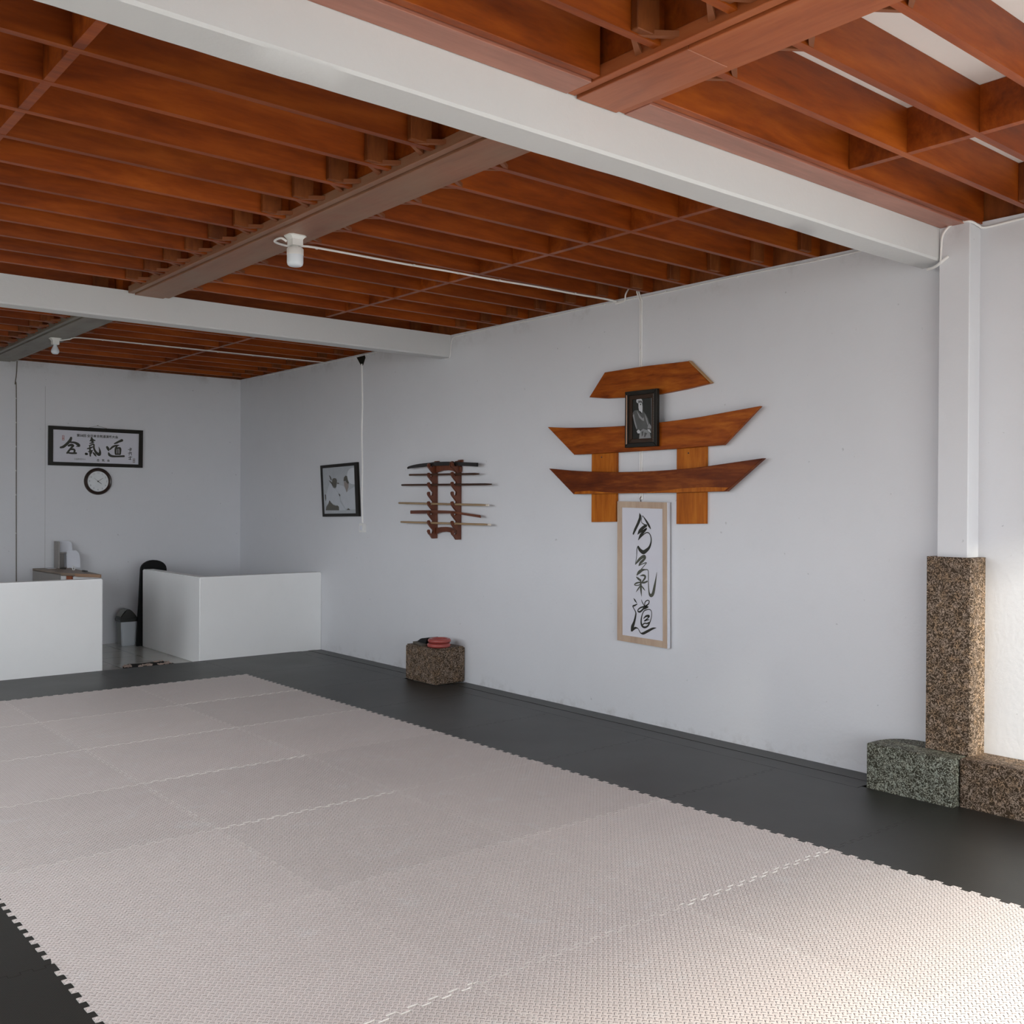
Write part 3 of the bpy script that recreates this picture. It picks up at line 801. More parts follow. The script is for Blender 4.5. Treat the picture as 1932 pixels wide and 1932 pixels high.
def mat_outline(x0, y0, x1, y1, sides, gaps):
    """sides: S,E,N,W True when that edge has teeth; the seam line is shared by both neighbours"""
    pts = []
    g = gaps
    # south edge, west to east: teeth of the northern mat point south
    def put(seq, f):
        for s, l in seq:
            pts.append(f(s, l))
    pts.append((x0 + g[3], y0 + g[0] + (AMP / 2 if sides[0] else 0) * 0 + (AMP if sides[0] else 0) * 0.5))
    if sides[0]:
        put(teeth(x1 - x0, -0.0006), lambda s, l: (x0 + s, y0 + g[0] + AMP * 0.5 - AMP * l))
    pts.append((x1 - g[1], y0 + g[0] + (AMP * 0.5 if sides[0] else 0)))
    if sides[1]:
        put(teeth(y1 - y0, 0.0006), lambda s, l: (x1 - g[1] + AMP * 0.5 - AMP * l, y0 + s))
        pts[-1] = pts[-1]
    pts.append((x1 - g[1] + (AMP * 0.5 if sides[1] else 0), y1 - g[2] + (AMP * 0.5 if sides[2] else 0)))
    if sides[2]:
        put([(x1 - x0 - s, l) for s, l in reversed(teeth(x1 - x0, 0.0006))], lambda s, l: (x1 - s, y1 - g[2] + AMP * 0.5 - AMP * l))
    pts.append((x0 + g[3] + (AMP * 0.5 if sides[3] else 0), y1 - g[2] + (AMP * 0.5 if sides[2] else 0)))
    if sides[3]:
        put([(s, l) for s, l in reversed(teeth(y1 - y0, -0.0006))], lambda s, l: (x0 + g[3] + AMP * 0.5 - AMP * l, y0 + s))
    return pts


def clean(pts):
    out = []
    for p in pts:
        if not out or (abs(p[0] - out[-1][0]) + abs(p[1] - out[-1][1])) > 1e-5:
            out.append(p)
    return out


def mat_obj(name, x0, y0, x1, y1, sides, gaps, mats, label, group, lift=0.0):
    pts = clean(mat_outline(x0, y0, x1, y1, sides, gaps))
    # the four corners follow the tooth base so that neighbours meet
    e = AMP * 0.5
    pts = [p for p in pts]
    bm = prism(B(), pts, 'z', -0.030, 0.0 + lift, 0, 1)
    return tag(obj(name, bm, mats, origin=((x0 + x1) / 2, (y0 + y1) / 2, -0.03)), label, 'mat', group)


CX = [0.962, 1.955, 2.945, 3.940]
RY = [2.515 + 0.983 * k for k in range(-3, 7)]
COLN = ['leftmost column', 'middle column', 'rightmost column']
# wide seams let the pale cut edge show; (row seam index, column) -> half gap
WIDE = {(3, 0): 0.0043, (3, 2): 0.0038, (3, 1): 0.0011, (4, 2): 0.0014, (5, 1): 0.0041, (5, 0): 0.0016, (6, 1): 0.0045, (6, 0): 0.0025,
        (7, 0): 0.0035, (7, 1): 0.0037, (7, 2): 0.0032, (8, 0): 0.0032, (8, 1): 0.0027, (8, 2): 0.0047, (4, 1): 0.0005, (2, 2): 0.0011}
VW = {(1, 2): 0.0012, (2, 2): 0.0006, (1, 5): 0.0009, (1, 6): 0.0009, (2, 5): 0.0006, (2, 7): 0.0008, (1, 3): 0.0003, (2, 6): 0.0007, (1, 8): 0.0009}
rg = random.Random(11)
for r in range(9):
    for c in range(3):
        back = 8 - r
        gS = WIDE.get((r, c), .0007) if r > 0 else .0005
        gN = WIDE.get((r + 1, c), .0007) if r < 8 else .0008
        gW = VW.get((c, r), .0006) if c > 0 else .0010
        gE = VW.get((c + 1, r), .0006) if c < 2 else .0010
        mat_obj('foam_mat', CX[c], RY[r], CX[c + 1], RY[r + 1], (True, True, True, True), (gS, gE, gN, gW), [MATP, MATPE],
                'pinkish grey ribbed foam mat, %s, %s row from the back' % (COLN[c], ORD[back]), 'pinkish grey interlocking floor mats', 0.0)
XR = 4.920
for r in range(9):
    mat_obj('foam_mat', CX[3], RY[r], XR, RY[r + 1], (r > 0, False, True, True), (.0006, .001, .0006, .0010), [MATB, MATBE],
            'black foam mat beside the long wall, %s of that column from the back' % ORD[9 - r], 'black border mats')
    mat_obj('foam_mat', -0.030, RY[r], CX[0], RY[r + 1], (r > 0, True, True, False), (.0006, .0010, .0006, .001), [MATB, MATBE],
            'black foam mat left of the pinkish mats, %s of that column from the back' % ORD[9 - r], 'black border mats')
bx = [-0.030] + CX + [XR]
bn = ['at the far left', 'against the left low partition', 'before the gap between the low partitions', 'against the right low partition', 'in the corner by the long wall']
bl = ['black foam mat of the back row, leftmost', 'black foam mat of the back row, second from left', 'black foam mat of the back row, third from left',
      'black foam mat of the back row, second from the long wall', 'black foam mat of the back row, nearest the long wall']
for i in range(5):
    mat_obj('foam_mat', bx[i], RY[9], bx[i + 1], 9.392, (True, i < 4, False, i > 0), (.0008, .0006, .001, .0006), [MATB, MATBE], bl[i], 'black border mats')
# thin filler strips between the black mats and the long wall
edges = [4.922, 5.002, 5.083, 5.162, 5.236]
segs = [(2.985, 6.885, 'right of the stone cube'), (7.375, 9.385, 'left of the stone cube')]
SN = ['outermost', 'second from the wall mats', 'third from the wall mats', 'touching the long wall']
for (a, b, where) in segs:
    for i in range(4):
        rs = random.Random(i * 7 + int(a * 10))
        L, R = [], []
        n = 42
        for k in range(n + 1):
            yy = a + (b - a) * k / n
            L.append((edges[i] + 0.0025 + rs.uniform(-0.0018, 0.0018), yy))
            R.append((edges[i + 1] - 0.0025 + rs.uniform(-0.0018, 0.0018), yy))
        tag(obj('filler_strip', prism(B(), L + R[::-1], 'z', -0.03, -0.001 - 0.002 * (i % 2)), [MATB, MATBE]),
            'narrow black strip %s, %s' % (where, ['beside the black mats', 'second from the mats', 'second from the wall', 'touching the wall'][i]), 'floor strip', 'black filler strips')

tag(obj('filler_strip', box(box(B(), (4.9225, 2.4775, -0.03), (4.966, 2.982, -0.002)), (4.9225, 1.04, -0.03), (5.020, 2.476, -0.002)), [MATB, MATBE]),
    'narrow black strip filling the gap along the stone kerbs', 'floor strip', 'black filler strips')
# ------------------------------------------------------------------ pebble-wash kerbs and column cladding
def rbox(a, b, bev=0.012, seg=2):
    return bbox(a, b, bev, seg)


tag(obj('stone_block', rbox((4.926, 6.905, 0.0), (X1 - 0.001, 7.355, 0.303)), STONEG if False else STONEB), 'squat pebble-wash stone cube against the long wall, red rings on top', 'stone block')
# kerb with a rounded back corner, left of the column
pts = [(4.968, 2.958), (4.968, 2.486), (5.030, 2.477), (X1 - 0.001, 2.477), (X1 - 0.001, 2.800)]
for k in range(0, 9):
    a = k / 8 * PI / 2
    pts.append((5.05 + (X1 - 0.001 - 5.05) * math.cos(a), 2.800 + 0.155 * math.sin(a)))
bm = prism(B(), pts, 'z', -0.03, 0.240)
bmesh.ops.bevel(bm, geom=[e for e in bm.edges], offset=0.006, segments=1, affect='EDGES')
# kept clear of the cladding above the column
tag(obj('stone_kerb', bm, STONEG), 'low green grey pebble-wash kerb with rounded corner left of the column', 'kerb')
tag(obj('stone_kerb', rbox((5.022, 1.55, -0.03), (X1 - 0.001, 2.472, 0.243), 0.008), STONEB), 'low brown pebble-wash kerb along the wall right of the column', 'kerb')
bm = prism(B(), [(5.098, 2.692), (5.098, 2.462), (5.108, 2.450), (X1 - 0.001, 2.450), (X1 - 0.001, 2.485), (5.126, 2.485), (5.126, 2.660), (5.21, 2.660), (5.21, 2.692)], 'z', 0.243, 1.256)
tag(obj('stone_cladding', bm, STONEB), 'tall brown pebble-wash cladding round the foot of the white column', 'column cladding')

# ------------------------------------------------------------------ torii wall carving
t = thing('torii_carving', (X1, 4.8, 1.395), 'orange varnished wooden torii gate mounted on the long wall', 'wall decoration')
T = t


def curve2(a, b, c, n=14):
    return [((1 - s) ** 2 * a[0] + 2 * s * (1 - s) * b[0] + s * s * c[0], (1 - s) ** 2 * a[1] + 2 * s * (1 - s) * b[1] + s * s * c[1]) for s in [k / n for k in range(n + 1)]]


def board(name, pts, x0, x1, mat, bev=0.003):
    bm = prism(B(), pts, 'x', x0, x1)
    bmesh.ops.bevel(bm, geom=[e for e in bm.edges if abs(e.verts[0].co.x - e.verts[1].co.x) < 1e-6 and e.verts[0].co.x < (x0 + x1) / 2], offset=bev, segments=1, affect='EDGES')
    return obj(name, bm, mat, T)


cap = [(5.365, 2.314), (5.20, 2.293), (4.988, 2.283), (4.684, 2.281), (4.45, 2.296), (4.239, 2.317), (4.423, 2.480), (4.80, 2.487), (5.206, 2.482)]
board('top_board', cap, X1 - 0.003, X1 - 0.036, TORII)
# sloping right end left as pale sapwood
bm = prism(B(), [(4.236, 2.318), (4.2325, 2.321), (4.419, 2.4845), (4.424, 2.481)], 'x', X1 - 0.002, X1 - 0.033)
obj('sapwood_edge', bm, SAPW, T)
up = [(5.799, 2.118)] + curve2((5.60, 2.101), (4.95, 2.062), (4.297, 2.100))[0:] + [(3.827, 2.137), (4.112, 1.908), (4.521, 1.899), (5.076, 1.895), (5.50, 1.894)]
board('upper_beam', up, X1 - 0.030, X1 - 0.058, TORII)
lo = [(5.775, 1.798)] + curve2((5.55, 1.778), (4.85, 1.730), (4.245, 1.774)) + [(3.797, 1.813), (4.084, 1.610), (4.502, 1.604), (5.054, 1.603), (5.498, 1.599)]
board('lower_beam', lo, X1 - 0.030, X1 - 0.064, TORIID)
# pale wavy sapwood along the lower edge of the lower beam
sap = [(5.49, 1.6005), (5.054, 1.6045), (4.502, 1.6055), (4.10, 1.6115), (4.062, 1.634), (4.25, 1.640), (4.45, 1.632), (4.62, 1.618), (4.80, 1.607), (5.05, 1.606), (5.20, 1.614), (5.33, 1.624), (5.48, 1.617)]
obj('sapwood_band', prism(B(), sap, 'x', X1 - 0.062, X1 - 0.0648), TORIIV, T)
for ya, yb in ((5.343, 5.093), (4.525, 4.277)):
    board('post', [(ya, 1.393), (ya, 1.95), (yb, 1.95), (yb, 1.400)], X1 - 0.003, X1 - 0.0295, TORIIV)
    bm = lathe(B(), [(0.006, 0), (0.004, 0.003), (0.0, 0.004)], (0, 0), 10)
    bm.transform(Matrix.Translation((X1 - 0.0295, (ya + yb) / 2 + 0.02, 1.868)) @ Matrix.Rotation(-PI / 2, 4, 'Y'))
    obj('screw_head', bm, DARKST, T)


# ------------------------------------------------------------------ frames
def frame_x(name, parent, y0, y1, z0, z1, w, x0, x1, mat, bev=0.003):
    """mitred moulding lying on the right wall"""
    bm = B()
    o = [(y0, z0), (y1, z0), (y1, z1), (y0, z1)]
    i = [(y0 + w, z0 + w), (y1 - w, z0 + w), (y1 - w, z1 - w), (y0 + w, z1 - w)]
    for k in range(4):
        prism(bm, [o[k], o[(k + 1) % 4], i[(k + 1) % 4], i[k]], 'x', x0, x1)
    bmesh.ops.bevel(bm, geom=[e for e in bm.edges if abs(e.verts[0].co.x - x1) < 1e-6 and abs(e.verts[1].co.x - x1) < 1e-6], offset=bev, segments=1, affect='EDGES')
    return obj(name, bm, mat, parent)


# portrait
xp = X1 - 0.066
t = thing('framed_portrait', (xp, 4.798, 1.923), 'small dark-framed photograph of a seated bearded person in robes, hung before the torii', 'picture')
frame_x('frame', t, 4.648, 4.948, 1.922, 2.314, 0.030, xp, xp - 0.026, BLACKF)
frame_x('inner_moulding', t, 4.676, 4.920, 1.950, 2.286, 0.030, xp, xp - 0.016, BROWNF, 0.002)
obj('backing', box(B(), (xp, 4.66, 1.93), (xp - 0.006, 4.94, 2.30)), P_BG, t)
tag(obj('gilt_strip', bbox((xp - 0.016, 4.9255, 1.946), (xp - 0.0285, 4.9335, 2.290), 0.001), GOLDF, t), 'shining copper strip down the left side')
bm = B()
for k in range(30):
    z = 1.950 + k * 0.0112
    box(bm, (xp - 0.015, 4.683, z), (xp - 0.019, 4.689, z + 0.006))
obj('beading', bm, BEAD, t)
obj('photo_border', flat([('P', [(4.7035, 1.962), (4.898, 1.962), (4.898, 2.262), (4.7035, 2.262)])], 'x', xp - 0.006, 0.0008, -1), P_LT, t)
xq = xp - 0.0068
LV = [('backdrop', P_BG), ('seat_shadow', P_DK), ('robe', P_MD), ('robe_fold', P_LT), ('lap', P_LT), ('lap_fold', P_MD), ('hand', P_WH), ('hair', P_WH), ('face', P_LT), ('brow', P_DK), ('beard', P_WH), ('mouth', P_DK)]
photo = obj('photo_print', flat(DATA['por_backdrop'], 'x', xq, 0.0004, -1), P_BG, t)
for n, (k, m) in enumerate(LV[1:]):
    for shp in DATA['por_' + k]:
        obj('printed_' + k, flat([shp], 'x', xq - 0.0003, 0.0003 + 0.0002 * (n + 1), -1), m, photo)

# vertical calligraphy scroll
xs = X1 - 0.012
t = thing('calligraphy_panel', (xs, 4.83, 0.55), 'tall narrow calligraphy panel in pale wooden frame below the torii', 'calligraphy')
bm = B()
o = [(4.592, 0.546), (5.062, 0.553), (5.068, 1.547), (4.600, 1.539)]
i = [(4.630, 0.592), (5.016, 0.595), (5.026, 1.503), (4.640, 1.495)]
for k in range(4):
    prism(bm, [o[k], o[(k + 1) % 4], i[(k + 1) % 4], i[k]], 'x', xs, xs - 0.026)
obj('frame', bm, BEIGEF, t)
bm = prism(B(), [(4.586, 0.5465), (4.5915, 0.5465), (4.5995, 1.539), (4.594, 1.539)], 'x', xs, xs - 0.024)
tag(obj('painted_edge', bm, PAPERW, t), 'white painted outer edge')
obj('paper', prism(B(), [(4.612, 0.57), (5.04, 0.57), (5.045, 1.525), (4.617, 1.517)], 'x', xs, xs - 0.020), PAPER, t)
for k, m in (('ai', INK), ('ki', INKG), ('do', INK)):
    obj('brush_character', ink(B(), DATA['scroll_' + k], 'x', xs - 0.020, -1, 0.0009), m, t)
tag(obj('hanging_hook', tube(B(), [(X1 - 0.004, 4.872, 1.545), (X1 - 0.012, 4.872, 1.565), (X1 - 0.008, 4.868, 1.578), (X1, 4.866, 1.582)], 0.003, 6), DARKST, t), 'rusty nail hook')

# small black and white picture
x_ = X1 - 0.002
t = thing('framed_picture', (x_, 9.0, 1.39), 'small black-framed picture of two people in white beside the cable', 'picture')
bm = B()
o = [(8.617, 1.398), (9.337, 1.386), (9.393, 1.919), (8.658, 1.935)]
i = [(8.676, 1.428), (9.303, 1.417), (9.350, 1.890), (8.712, 1.902)]
for k in range(4):
    prism(bm, [o[k], o[(k + 1) % 4], i[(k + 1) % 4], i[k]], 'x', x_, x_ - 0.024)
obj('frame', bm, BLACKF, t)
bp = obj('photo_print', prism(B(), [(8.66, 1.412), (9.31, 1.402), (9.36, 1.90), (8.70, 1.91)], 'x', x_, x_ - 0.020), S_GR, t)
for n, (k, m) in enumerate([('white_sleeve', S_WH), ('round_shape', S_RD), ('hakama', S_DK), ('neck', S_SK), ('head', S_DK)]):  # round_shape: pale rounded patch laid on the upper right corner
    for q, shp in enumerate(DATA['pic_' + k]):
        nm = k if k != 'head' else ['head', 'head', 'hand', 'arm', 'finger', 'cuff_shadow', 'belt'][q]
        obj('printed_' + nm, flat([shp], 'x', x_ - 0.0202, 0.0003 + 0.0003 * n, -1), m, bp)

# long framed calligraphy on the back wall
yf = Y1 - 0.004
t = thing('framed_calligraphy', (3.57, yf, 1.915), 'long black-framed calligraphy on the back wall above the clock', 'calligraphy')
bm = B()
o = [(3.073, 1.916), (4.067, 1.914), (4.071, 2.333), (3.075, 2.335)]
i = [(3.119, 1.954), (4.022, 1.950), (4.027, 2.292), (3.121, 2.296)]
for k in range(4):
    prism(bm, [o[k], o[(k + 1) % 4], i[(k + 1) % 4], i[k]], 'y', yf, yf - 0.026)
obj('frame', bm, BLACKF, t)
obj('paper', box(B(), (3.10, yf, 1.935), (4.05, yf - 0.015, 2.315)), PAPER, t)
yt = yf - 0.0155
for k in ('ai', 'ki', 'do'):
    obj('brush_character', ink(B(), DATA['frame_' + k], 'y', yf - 0.015, -1, 0.0009), INKS, t)
obj('signature', ink(B(), DATA['frame_side'], 'y', yf - 0.015, -1, 0.0008), INKS, t)
obj('printed_title', text_mesh('第58回 全日本合気道演武大会', 0.0330, face_m(3.580, yt - 0.0006, 2.2430, '-y'), bold=0.02), INKS, t)
obj('printed_footer', text_mesh('公益財団法人', 0.0205, face_m(3.395, yt - 0.0006, 1.989, '-y')), INKG, t)
obj('printed_footer', text_mesh('合   気   会', 0.0300, face_m(3.640, yt - 0.0006, 1.982, '-y'), bold=0.02), INKS, t)


def seal(x0, x1, z0, z1, mat, name):
    bm = B()
    w = 0.0035
    for a in ((x0, z0, x1, z0 + w), (x0, z1 - w, x1, z1), (x0, z0, x0 + w, z1), (x1 - w, z0, x1, z1), ((x0 + x1) / 2 - w / 2, z0 + 0.010, (x0 + x1) / 2 + w / 2, z1 - 0.010),
              (x0, z0 + (z1 - z0) * 0.33, x1, z0 + (z1 - z0) * 0.33 + w)):
        box(bm, (a[0], yf - 0.0145, a[1]), (a[2], yf - 0.0158, a[3]))
    obj(name, bm, mat, t)


seal(3.213, 3.235, 2.185, 2.238, REDINK, 'red_seal')
seal(3.962, 3.984, 1.968, 1.992, BRINK, 'brown_seal')
seal(3.962, 3.984, 1.994, 2.018, BRINK, 'brown_seal')
obj('hanging_wire', tube(B(), [(3.475, yf - 0.004, 2.330), (3.575, yf - 0.003, 2.358), (3.585, yf - 0.003, 2.360), (3.595, yf - 0.003, 2.358), (3.700, yf - 0.004, 2.330)], 0.0016, 5), CABLED, t)
obj('nail', tube(B(), [(3.585, Y1, 2.361), (3.585, Y1 - 0.014, 2.363)], 0.004, 8), CABLED, t)

# clock
c = (3.587, 1.754)
yc = Y1 - 0.002
t = thing('wall_clock', (c[0], yc, c[1] - 0.143), 'round brown-rimmed wall clock below the long framed calligraphy', 'clock')


def lathe_y(prof, seg=40):
    bm = lathe(B(), prof, (0, 0), seg)
    bm.transform(Matrix.Translation((c[0], yc, c[1])) @ Matrix.Rotation(PI / 2, 4, 'X'))
    bmesh.ops.recalc_face_normals(bm, faces=bm.faces[:])
    return bm


obj('rim', lathe_y([(0.110, 0.0), (0.146, 0.0), (0.147, 0.012), (0.143, 0.026), (0.132, 0.034), (0.121, 0.030), (0.113, 0.018), (0.110, 0.012)], 48), CLOCKR, t, smooth=True)
obj('dial', lathe_y([(0.0, 0.0), (0.118, 0.0), (0.118, 0.013), (0.0, 0.013)]), CLOCKF, t)
yd = yc - 0.0136
num = B()
for h in range(1, 13):
    a = PI / 2 - h * PI / 6
    tm = text_mesh(str(h), 0.030, face_m(c[0] + 0.091 * math.cos(a), yd, c[1] + 0.091 * math.sin(a), '-y'))
    me = bpy.data.meshes.new('x')
    tm.to_mesh(me)
    tm.free()
    num.from_mesh(me)
    bpy.data.meshes.remove(me)
obj('numerals', num, CLOCKN, t)


def hand(ang, l, tail, w, m, name, d):
    dx, dz = math.cos(ang), math.sin(ang)
    p = [(c[0] - dx * tail - dz * w, c[1] - dz * tail + dx * w), (c[0] - dx * tail + dz * w, c[1] - dz * tail - dx * w),
         (c[0] + dx * l + dz * w * 0.5, c[1] + dz * l - dx * w * 0.5), (c[0] + dx * l - dz * w * 0.5, c[1] + dz * l + dx * w * 0.5)]
    obj(name, prism(B(), p, 'y', yd - d, yd - d - 0.001), m, t)


hand(math.radians(-38), 0.047, 0.010, 0.0035, BLACKF, 'hour_hand', 0.001)
hand(math.radians(36), 0.066, 0.010, 0.0022, INKG, 'minute_hand', 0.003)
hand(math.radians(141), 0.056, 0.010, 0.0014, INKG, 'second_hand', 0.005)
obj('pivot', lathe_y([(0.0, 0.0133), (0.006, 0.0133), (0.006, 0.021), (0.0, 0.022)], 12), INK, t)

# ------------------------------------------------------------------ weapon rack and what lies on it
t = thing('weapon_rack', (X1, 7.16, 1.215), 'dark red wooden weapon rack with hooked uprights on the long wall', 'rack')
pr = DATA['rack_profile']
pr = [(X1 - 0.003 if k in (0, len(pr) - 1) else p[0], p[1]) for k, p in enumerate(pr)]
for y in (7.318, 6.968):
    bm = prism(B(), pr, 'y', y, y + 0.024)
    obj('hooked_upright', bm, RACK, t)
obj('top_crossbar', prism(B(), DATA['topbar'], 'x', X1 - 0.006, X1 - 0.030), RACK, t)
obj('bottom_crossbar', prism(B(), DATA['botbar'], 'x', X1 - 0.006, X1 - 0.030), RACK, t)
for y in (7.318, 6.968):
    obj('hanging_tab', bbox((X1 - 0.002, y - 0.030, 1.86), (X1 - 0.012, y + 0.045, 1.905), 0.003), RACK, t)
xk = X1 - 0.0665


def stick(name, a, b, r, mat, label, tip=False, lift=0.003):
    a, b = (a[0], a[1] + lift), (b[0], b[1] + lift)
    n = 16
    P = [(xk, a[0] + (b[0] - a[0]) * k / n, a[1] + (b[1] - a[1]) * k / n) for k in range(n + 1)]
    rr = [r * (0.55 if k in (0, n) else 1.0) for k in range(n + 1)]
    P.insert(1, (xk, a[0] + (b[0] - a[0]) * 0.004, a[1] + (b[1] - a[1]) * 0.004))
    rr.insert(1, r)
    o = tag(obj(name, tube(B(), P, rr, 12), mat, smooth=True), label, 'wooden stick' if name != 'practice_sword' else 'sword', 'weapons on the rack')
    if tip:
        d = (Vector((0, b[0] - a[0], b[1] - a[1]))).normalized()
        e = Vector((xk, b[0], b[1]))
        obj('cut_end', tube(B(), [e - d * 0.02, e + d * 0.006], r * 1.02, 12), PALEEND, o)
    return o


def blade(name, top, bot, th, mat, label, cat):
    tp, bt = [spline([(p[0], p[1] + 0.006) for p in e], 4) for e in (top, bot)]
    bm = prism(B(), tp + bt[::-1], 'x', xk - th, xk + th)
    bmesh.ops.bevel(bm, geom=[e for e in bm.edges if abs(e.verts[0].co.x - e.verts[1].co.x) < 1e-6], offset=0.005, segments=2, affect='EDGES')
    return tag(obj(name, bm, mat, smooth=True), label, cat, 'weapons on the rack')


ks = blade('sheathed_sword', DATA['katana_top'], DATA['katana_bot'], 0.0088, BLACKL, 'curved black sword in its scabbard, topmost on the rack', 'sword')
gy = 7.02
obj('sword_guard', tube(B(), [(xk, gy, 1.862), (xk, gy - 0.008, 1.862)], 0.030, 14), RACK, ks)
stick('wooden_stick', DATA['s2'][0], DATA['s2'][1], 0.0094, DARKST, 'short dark stick on the rack, directly under the black sword')
stick('wooden_stick', DATA['s3'][0], DATA['s3'][1], 0.0094, DARKST, 'long dark stick on the rack, above the empty hook')
stick('wooden_stick', DATA['s4'][0], DATA['s4'][1], 0.0094, PALEST, 'long pale stick on the rack, above the red brown wooden sword', True, 0.007)
blade('practice_sword', DATA['s5t'], DATA['s5b'], 0.0088, REDST, 'red brown wooden practice sword between the two pale sticks', 'sword')
stick('wooden_stick', DATA['s6'][0], DATA['s6'][1], 0.0094, PALEST, 'long pale stick on the rack, lowest of all', True, 0.009)

# ------------------------------------------------------------------ lamps
def holder(t, x, y, z, s=1.0):
    bm = prism(B(), [(x - 0.052 * s, y - 0.03), (x - 0.035 * s, y - 0.046), (x + 0.035 * s, y - 0.046), (x + 0.052 * s, y - 0.03), (x + 0.052 * s, y + 0.03), (x + 0.035 * s, y + 0.046), (x - 0.035 * s, y + 0.046), (x - 0.052 * s, y + 0.03)], 'z', z - 0.005, z)
    obj('ceiling_rose', bm, WHITEP, t)
    bm = B()
    a = [(x + sx * 0.045 * s, y + sy * 0.038 * s, z - 0.004) for sx, sy in ((-1, -1), (1, -1), (1, 1), (-1, 1))]
    b = [(x + sx * 0.031 * s, y + sy * 0.031 * s, z - 0.022) for sx, sy in ((-1, -1), (1, -1), (1, 1), (-1, 1))]
    d = [(x + sx * 0.031 * s, y + sy * 0.031 * s, z - 0.056) for sx, sy in ((-1, -1), (1, -1), (1, 1), (-1, 1))]
    rows = [[bm.verts.new(p) for p in q] for q in (a, b, d)]
    for p, q in zip(rows, rows[1:]):
        for k in range(4):
            bm.faces.new((p[k], q[k], q[(k + 1) % 4], p[(k + 1) % 4]))
    bm.faces.new(rows[0])
    bm.faces.new(rows[-1][::-1])
    bmesh.ops.recalc_face_normals(bm, faces=bm.faces[:])
    obj('socket', bm, WHITEP, t)


lx, ly, lz = 2.612, 4.985, 2.974
t = thing('ceiling_lamp', (lx, ly, lz), 'unlit lamp with a cylindrical bulb under the timber beam between the concrete beams', 'lamp', 'ceiling bulbs')
holder(t, lx, ly, lz)
obj('bulb_neck', lathe(B(), [(0.016, lz - 0.055), (0.020, lz - 0.062), (0.026, lz - 0.068), (0.0, lz - 0.070)], (lx, ly), 20), WHITEP, t, smooth=True)
obj('bulb_collar', lathe(B(), [(0.0, lz - 0.066), (0.040, lz - 0.067), (0.045, lz - 0.073), (0.045, lz - 0.106), (0.0, lz - 0.106)], (lx, ly), 28), WHITEP, t, smooth=True)
obj('bulb', lathe(B(), [(0.0, lz - 0.104), (0.044, lz - 0.106), (0.044, lz - 0.146), (0.041, lz - 0.158), (0.034, lz - 0.164), (0.0, lz - 0.165)], (lx, ly), 28), FROST, t, smooth=True)
lx2, ly2 = 2.620, 9.47
t = thing('ceiling_lamp', (lx2, ly2, lz), 'unlit pear-shaped bulb under the timber beam behind the far concrete beam', 'lamp', 'ceiling bulbs')
holder(t, lx2, ly2, lz, 0.9)
obj('bulb', lathe(B(), [(0.014, lz - 0.054), (0.016, lz - 0.068), (0.027, lz - 0.090), (0.034, lz - 0.108), (0.033, lz - 0.125), (0.022, lz - 0.139), (0.0, lz - 0.143)], (lx2, ly2), 24), FROST, t, smooth=True)

# ------------------------------------------------------------------ cables
def cable(name, pts, r, mat, label, clips=None, sub=5, group='white cables'):
    q = spline(pts, sub)
    o = tag(obj(name, tube(B(), q, r, 7), mat, origin=pts[0]), label, 'cable', group)
    if clips:
        for p, ax in clips:
            obj('cable_clip', bbox([p[i] - (0.006 if i != ax else 0.008) for i in range(3)], [p[i] + (0.006 if i != ax else 0.008) for i in range(3)], 0.002), WHITEP, o)
    return o


pts = [(lx - 0.035, ly + 0.03, lz - 0.03), (lx - 0.06, ly + 0.05, lz - 0.012), (lx - 0.04, ly + 0.16, lz - 0.008), (2.70, 5.185, lz - 0.006), (2.80, 5.19, 2.988)]
pts += [(3.1 + 0.35 * k, 5.195 - 0.0115 * k + (0.006 if k % 2 else -0.004), 2.991) for k in range(6)] + [(5.10, 5.125, 2.990), (5.232, 5.115, 2.985)]
cable('lamp_cable', pts, 0.0065, CABLE, 'white cable from the cylindrical-bulb lamp across the joists to the long wall', [((2.86 + 0.33 * k, 5.197 - 0.0113 * k, 2.989), 0) for k in range(7)])
pts = [(lx2 + 0.03, ly2 - 0.03, lz - 0.02), (2.72, 9.40, lz - 0.006), (2.80, 9.385, 2.988)] + [(3.2 + 0.4 * k, 9.375 - 0.008 * k, 2.991) for k in range(5)] + [(5.23, 9.315, 2.988)]
cable('lamp_cable', pts, 0.0055, CABLE, 'white cable from the pear-shaped bulb across the far joists', [((3.0 + 0.36 * k, 9.38 - 0.008 * k, 2.989), 0) for k in range(6)])
xw = X1 - 0.006
cable('wall_cable', [(xw + 0.02, 4.915, 3.06), (xw - 0.006, 4.912, 3.03), (xw - 0.004, 4.905, 2.995), (xw, 4.888, 2.955), (xw, 4.886, 2.93), (xw, 4.885, 2.6), (xw, 4.883, 2.2), (xw, 4.878, 1.95), (xw, 4.876, 1.7), (xw, 4.872, 1.56)], 0.0055, CABLE,
      'white cable running down the long wall behind the torii, left of its twin', None)
cable('wall_cable', [(xw + 0.02, 4.890, 3.06), (xw - 0.006, 4.893, 3.03), (xw - 0.004, 4.888, 2.995), (xw, 4.872, 2.955), (xw, 4.871, 2.93), (xw, 4.870, 2.6), (xw, 4.868, 2.2), (xw, 4.863, 1.95), (xw, 4.861, 1.7), (xw, 4.857, 1.56)], 0.0055, CABLE,
      'white cable running down the long wall behind the torii, right of its twin', [((xw, 4.864 + 0.01, 2.61), 1), ((xw, 4.866 + 0.012, 2.948), 1)])
cable('wall_cable', [(xw, 5.13, 2.972), (xw, 5.05, 2.974), (xw - 0.004, 5.03, 2.985), (xw - 0.006, 5.022, 3.02), (xw + 0.02, 5.02, 3.06)], 0.0055, CABLE, 'short white cable end curling up into the joists above the torii')
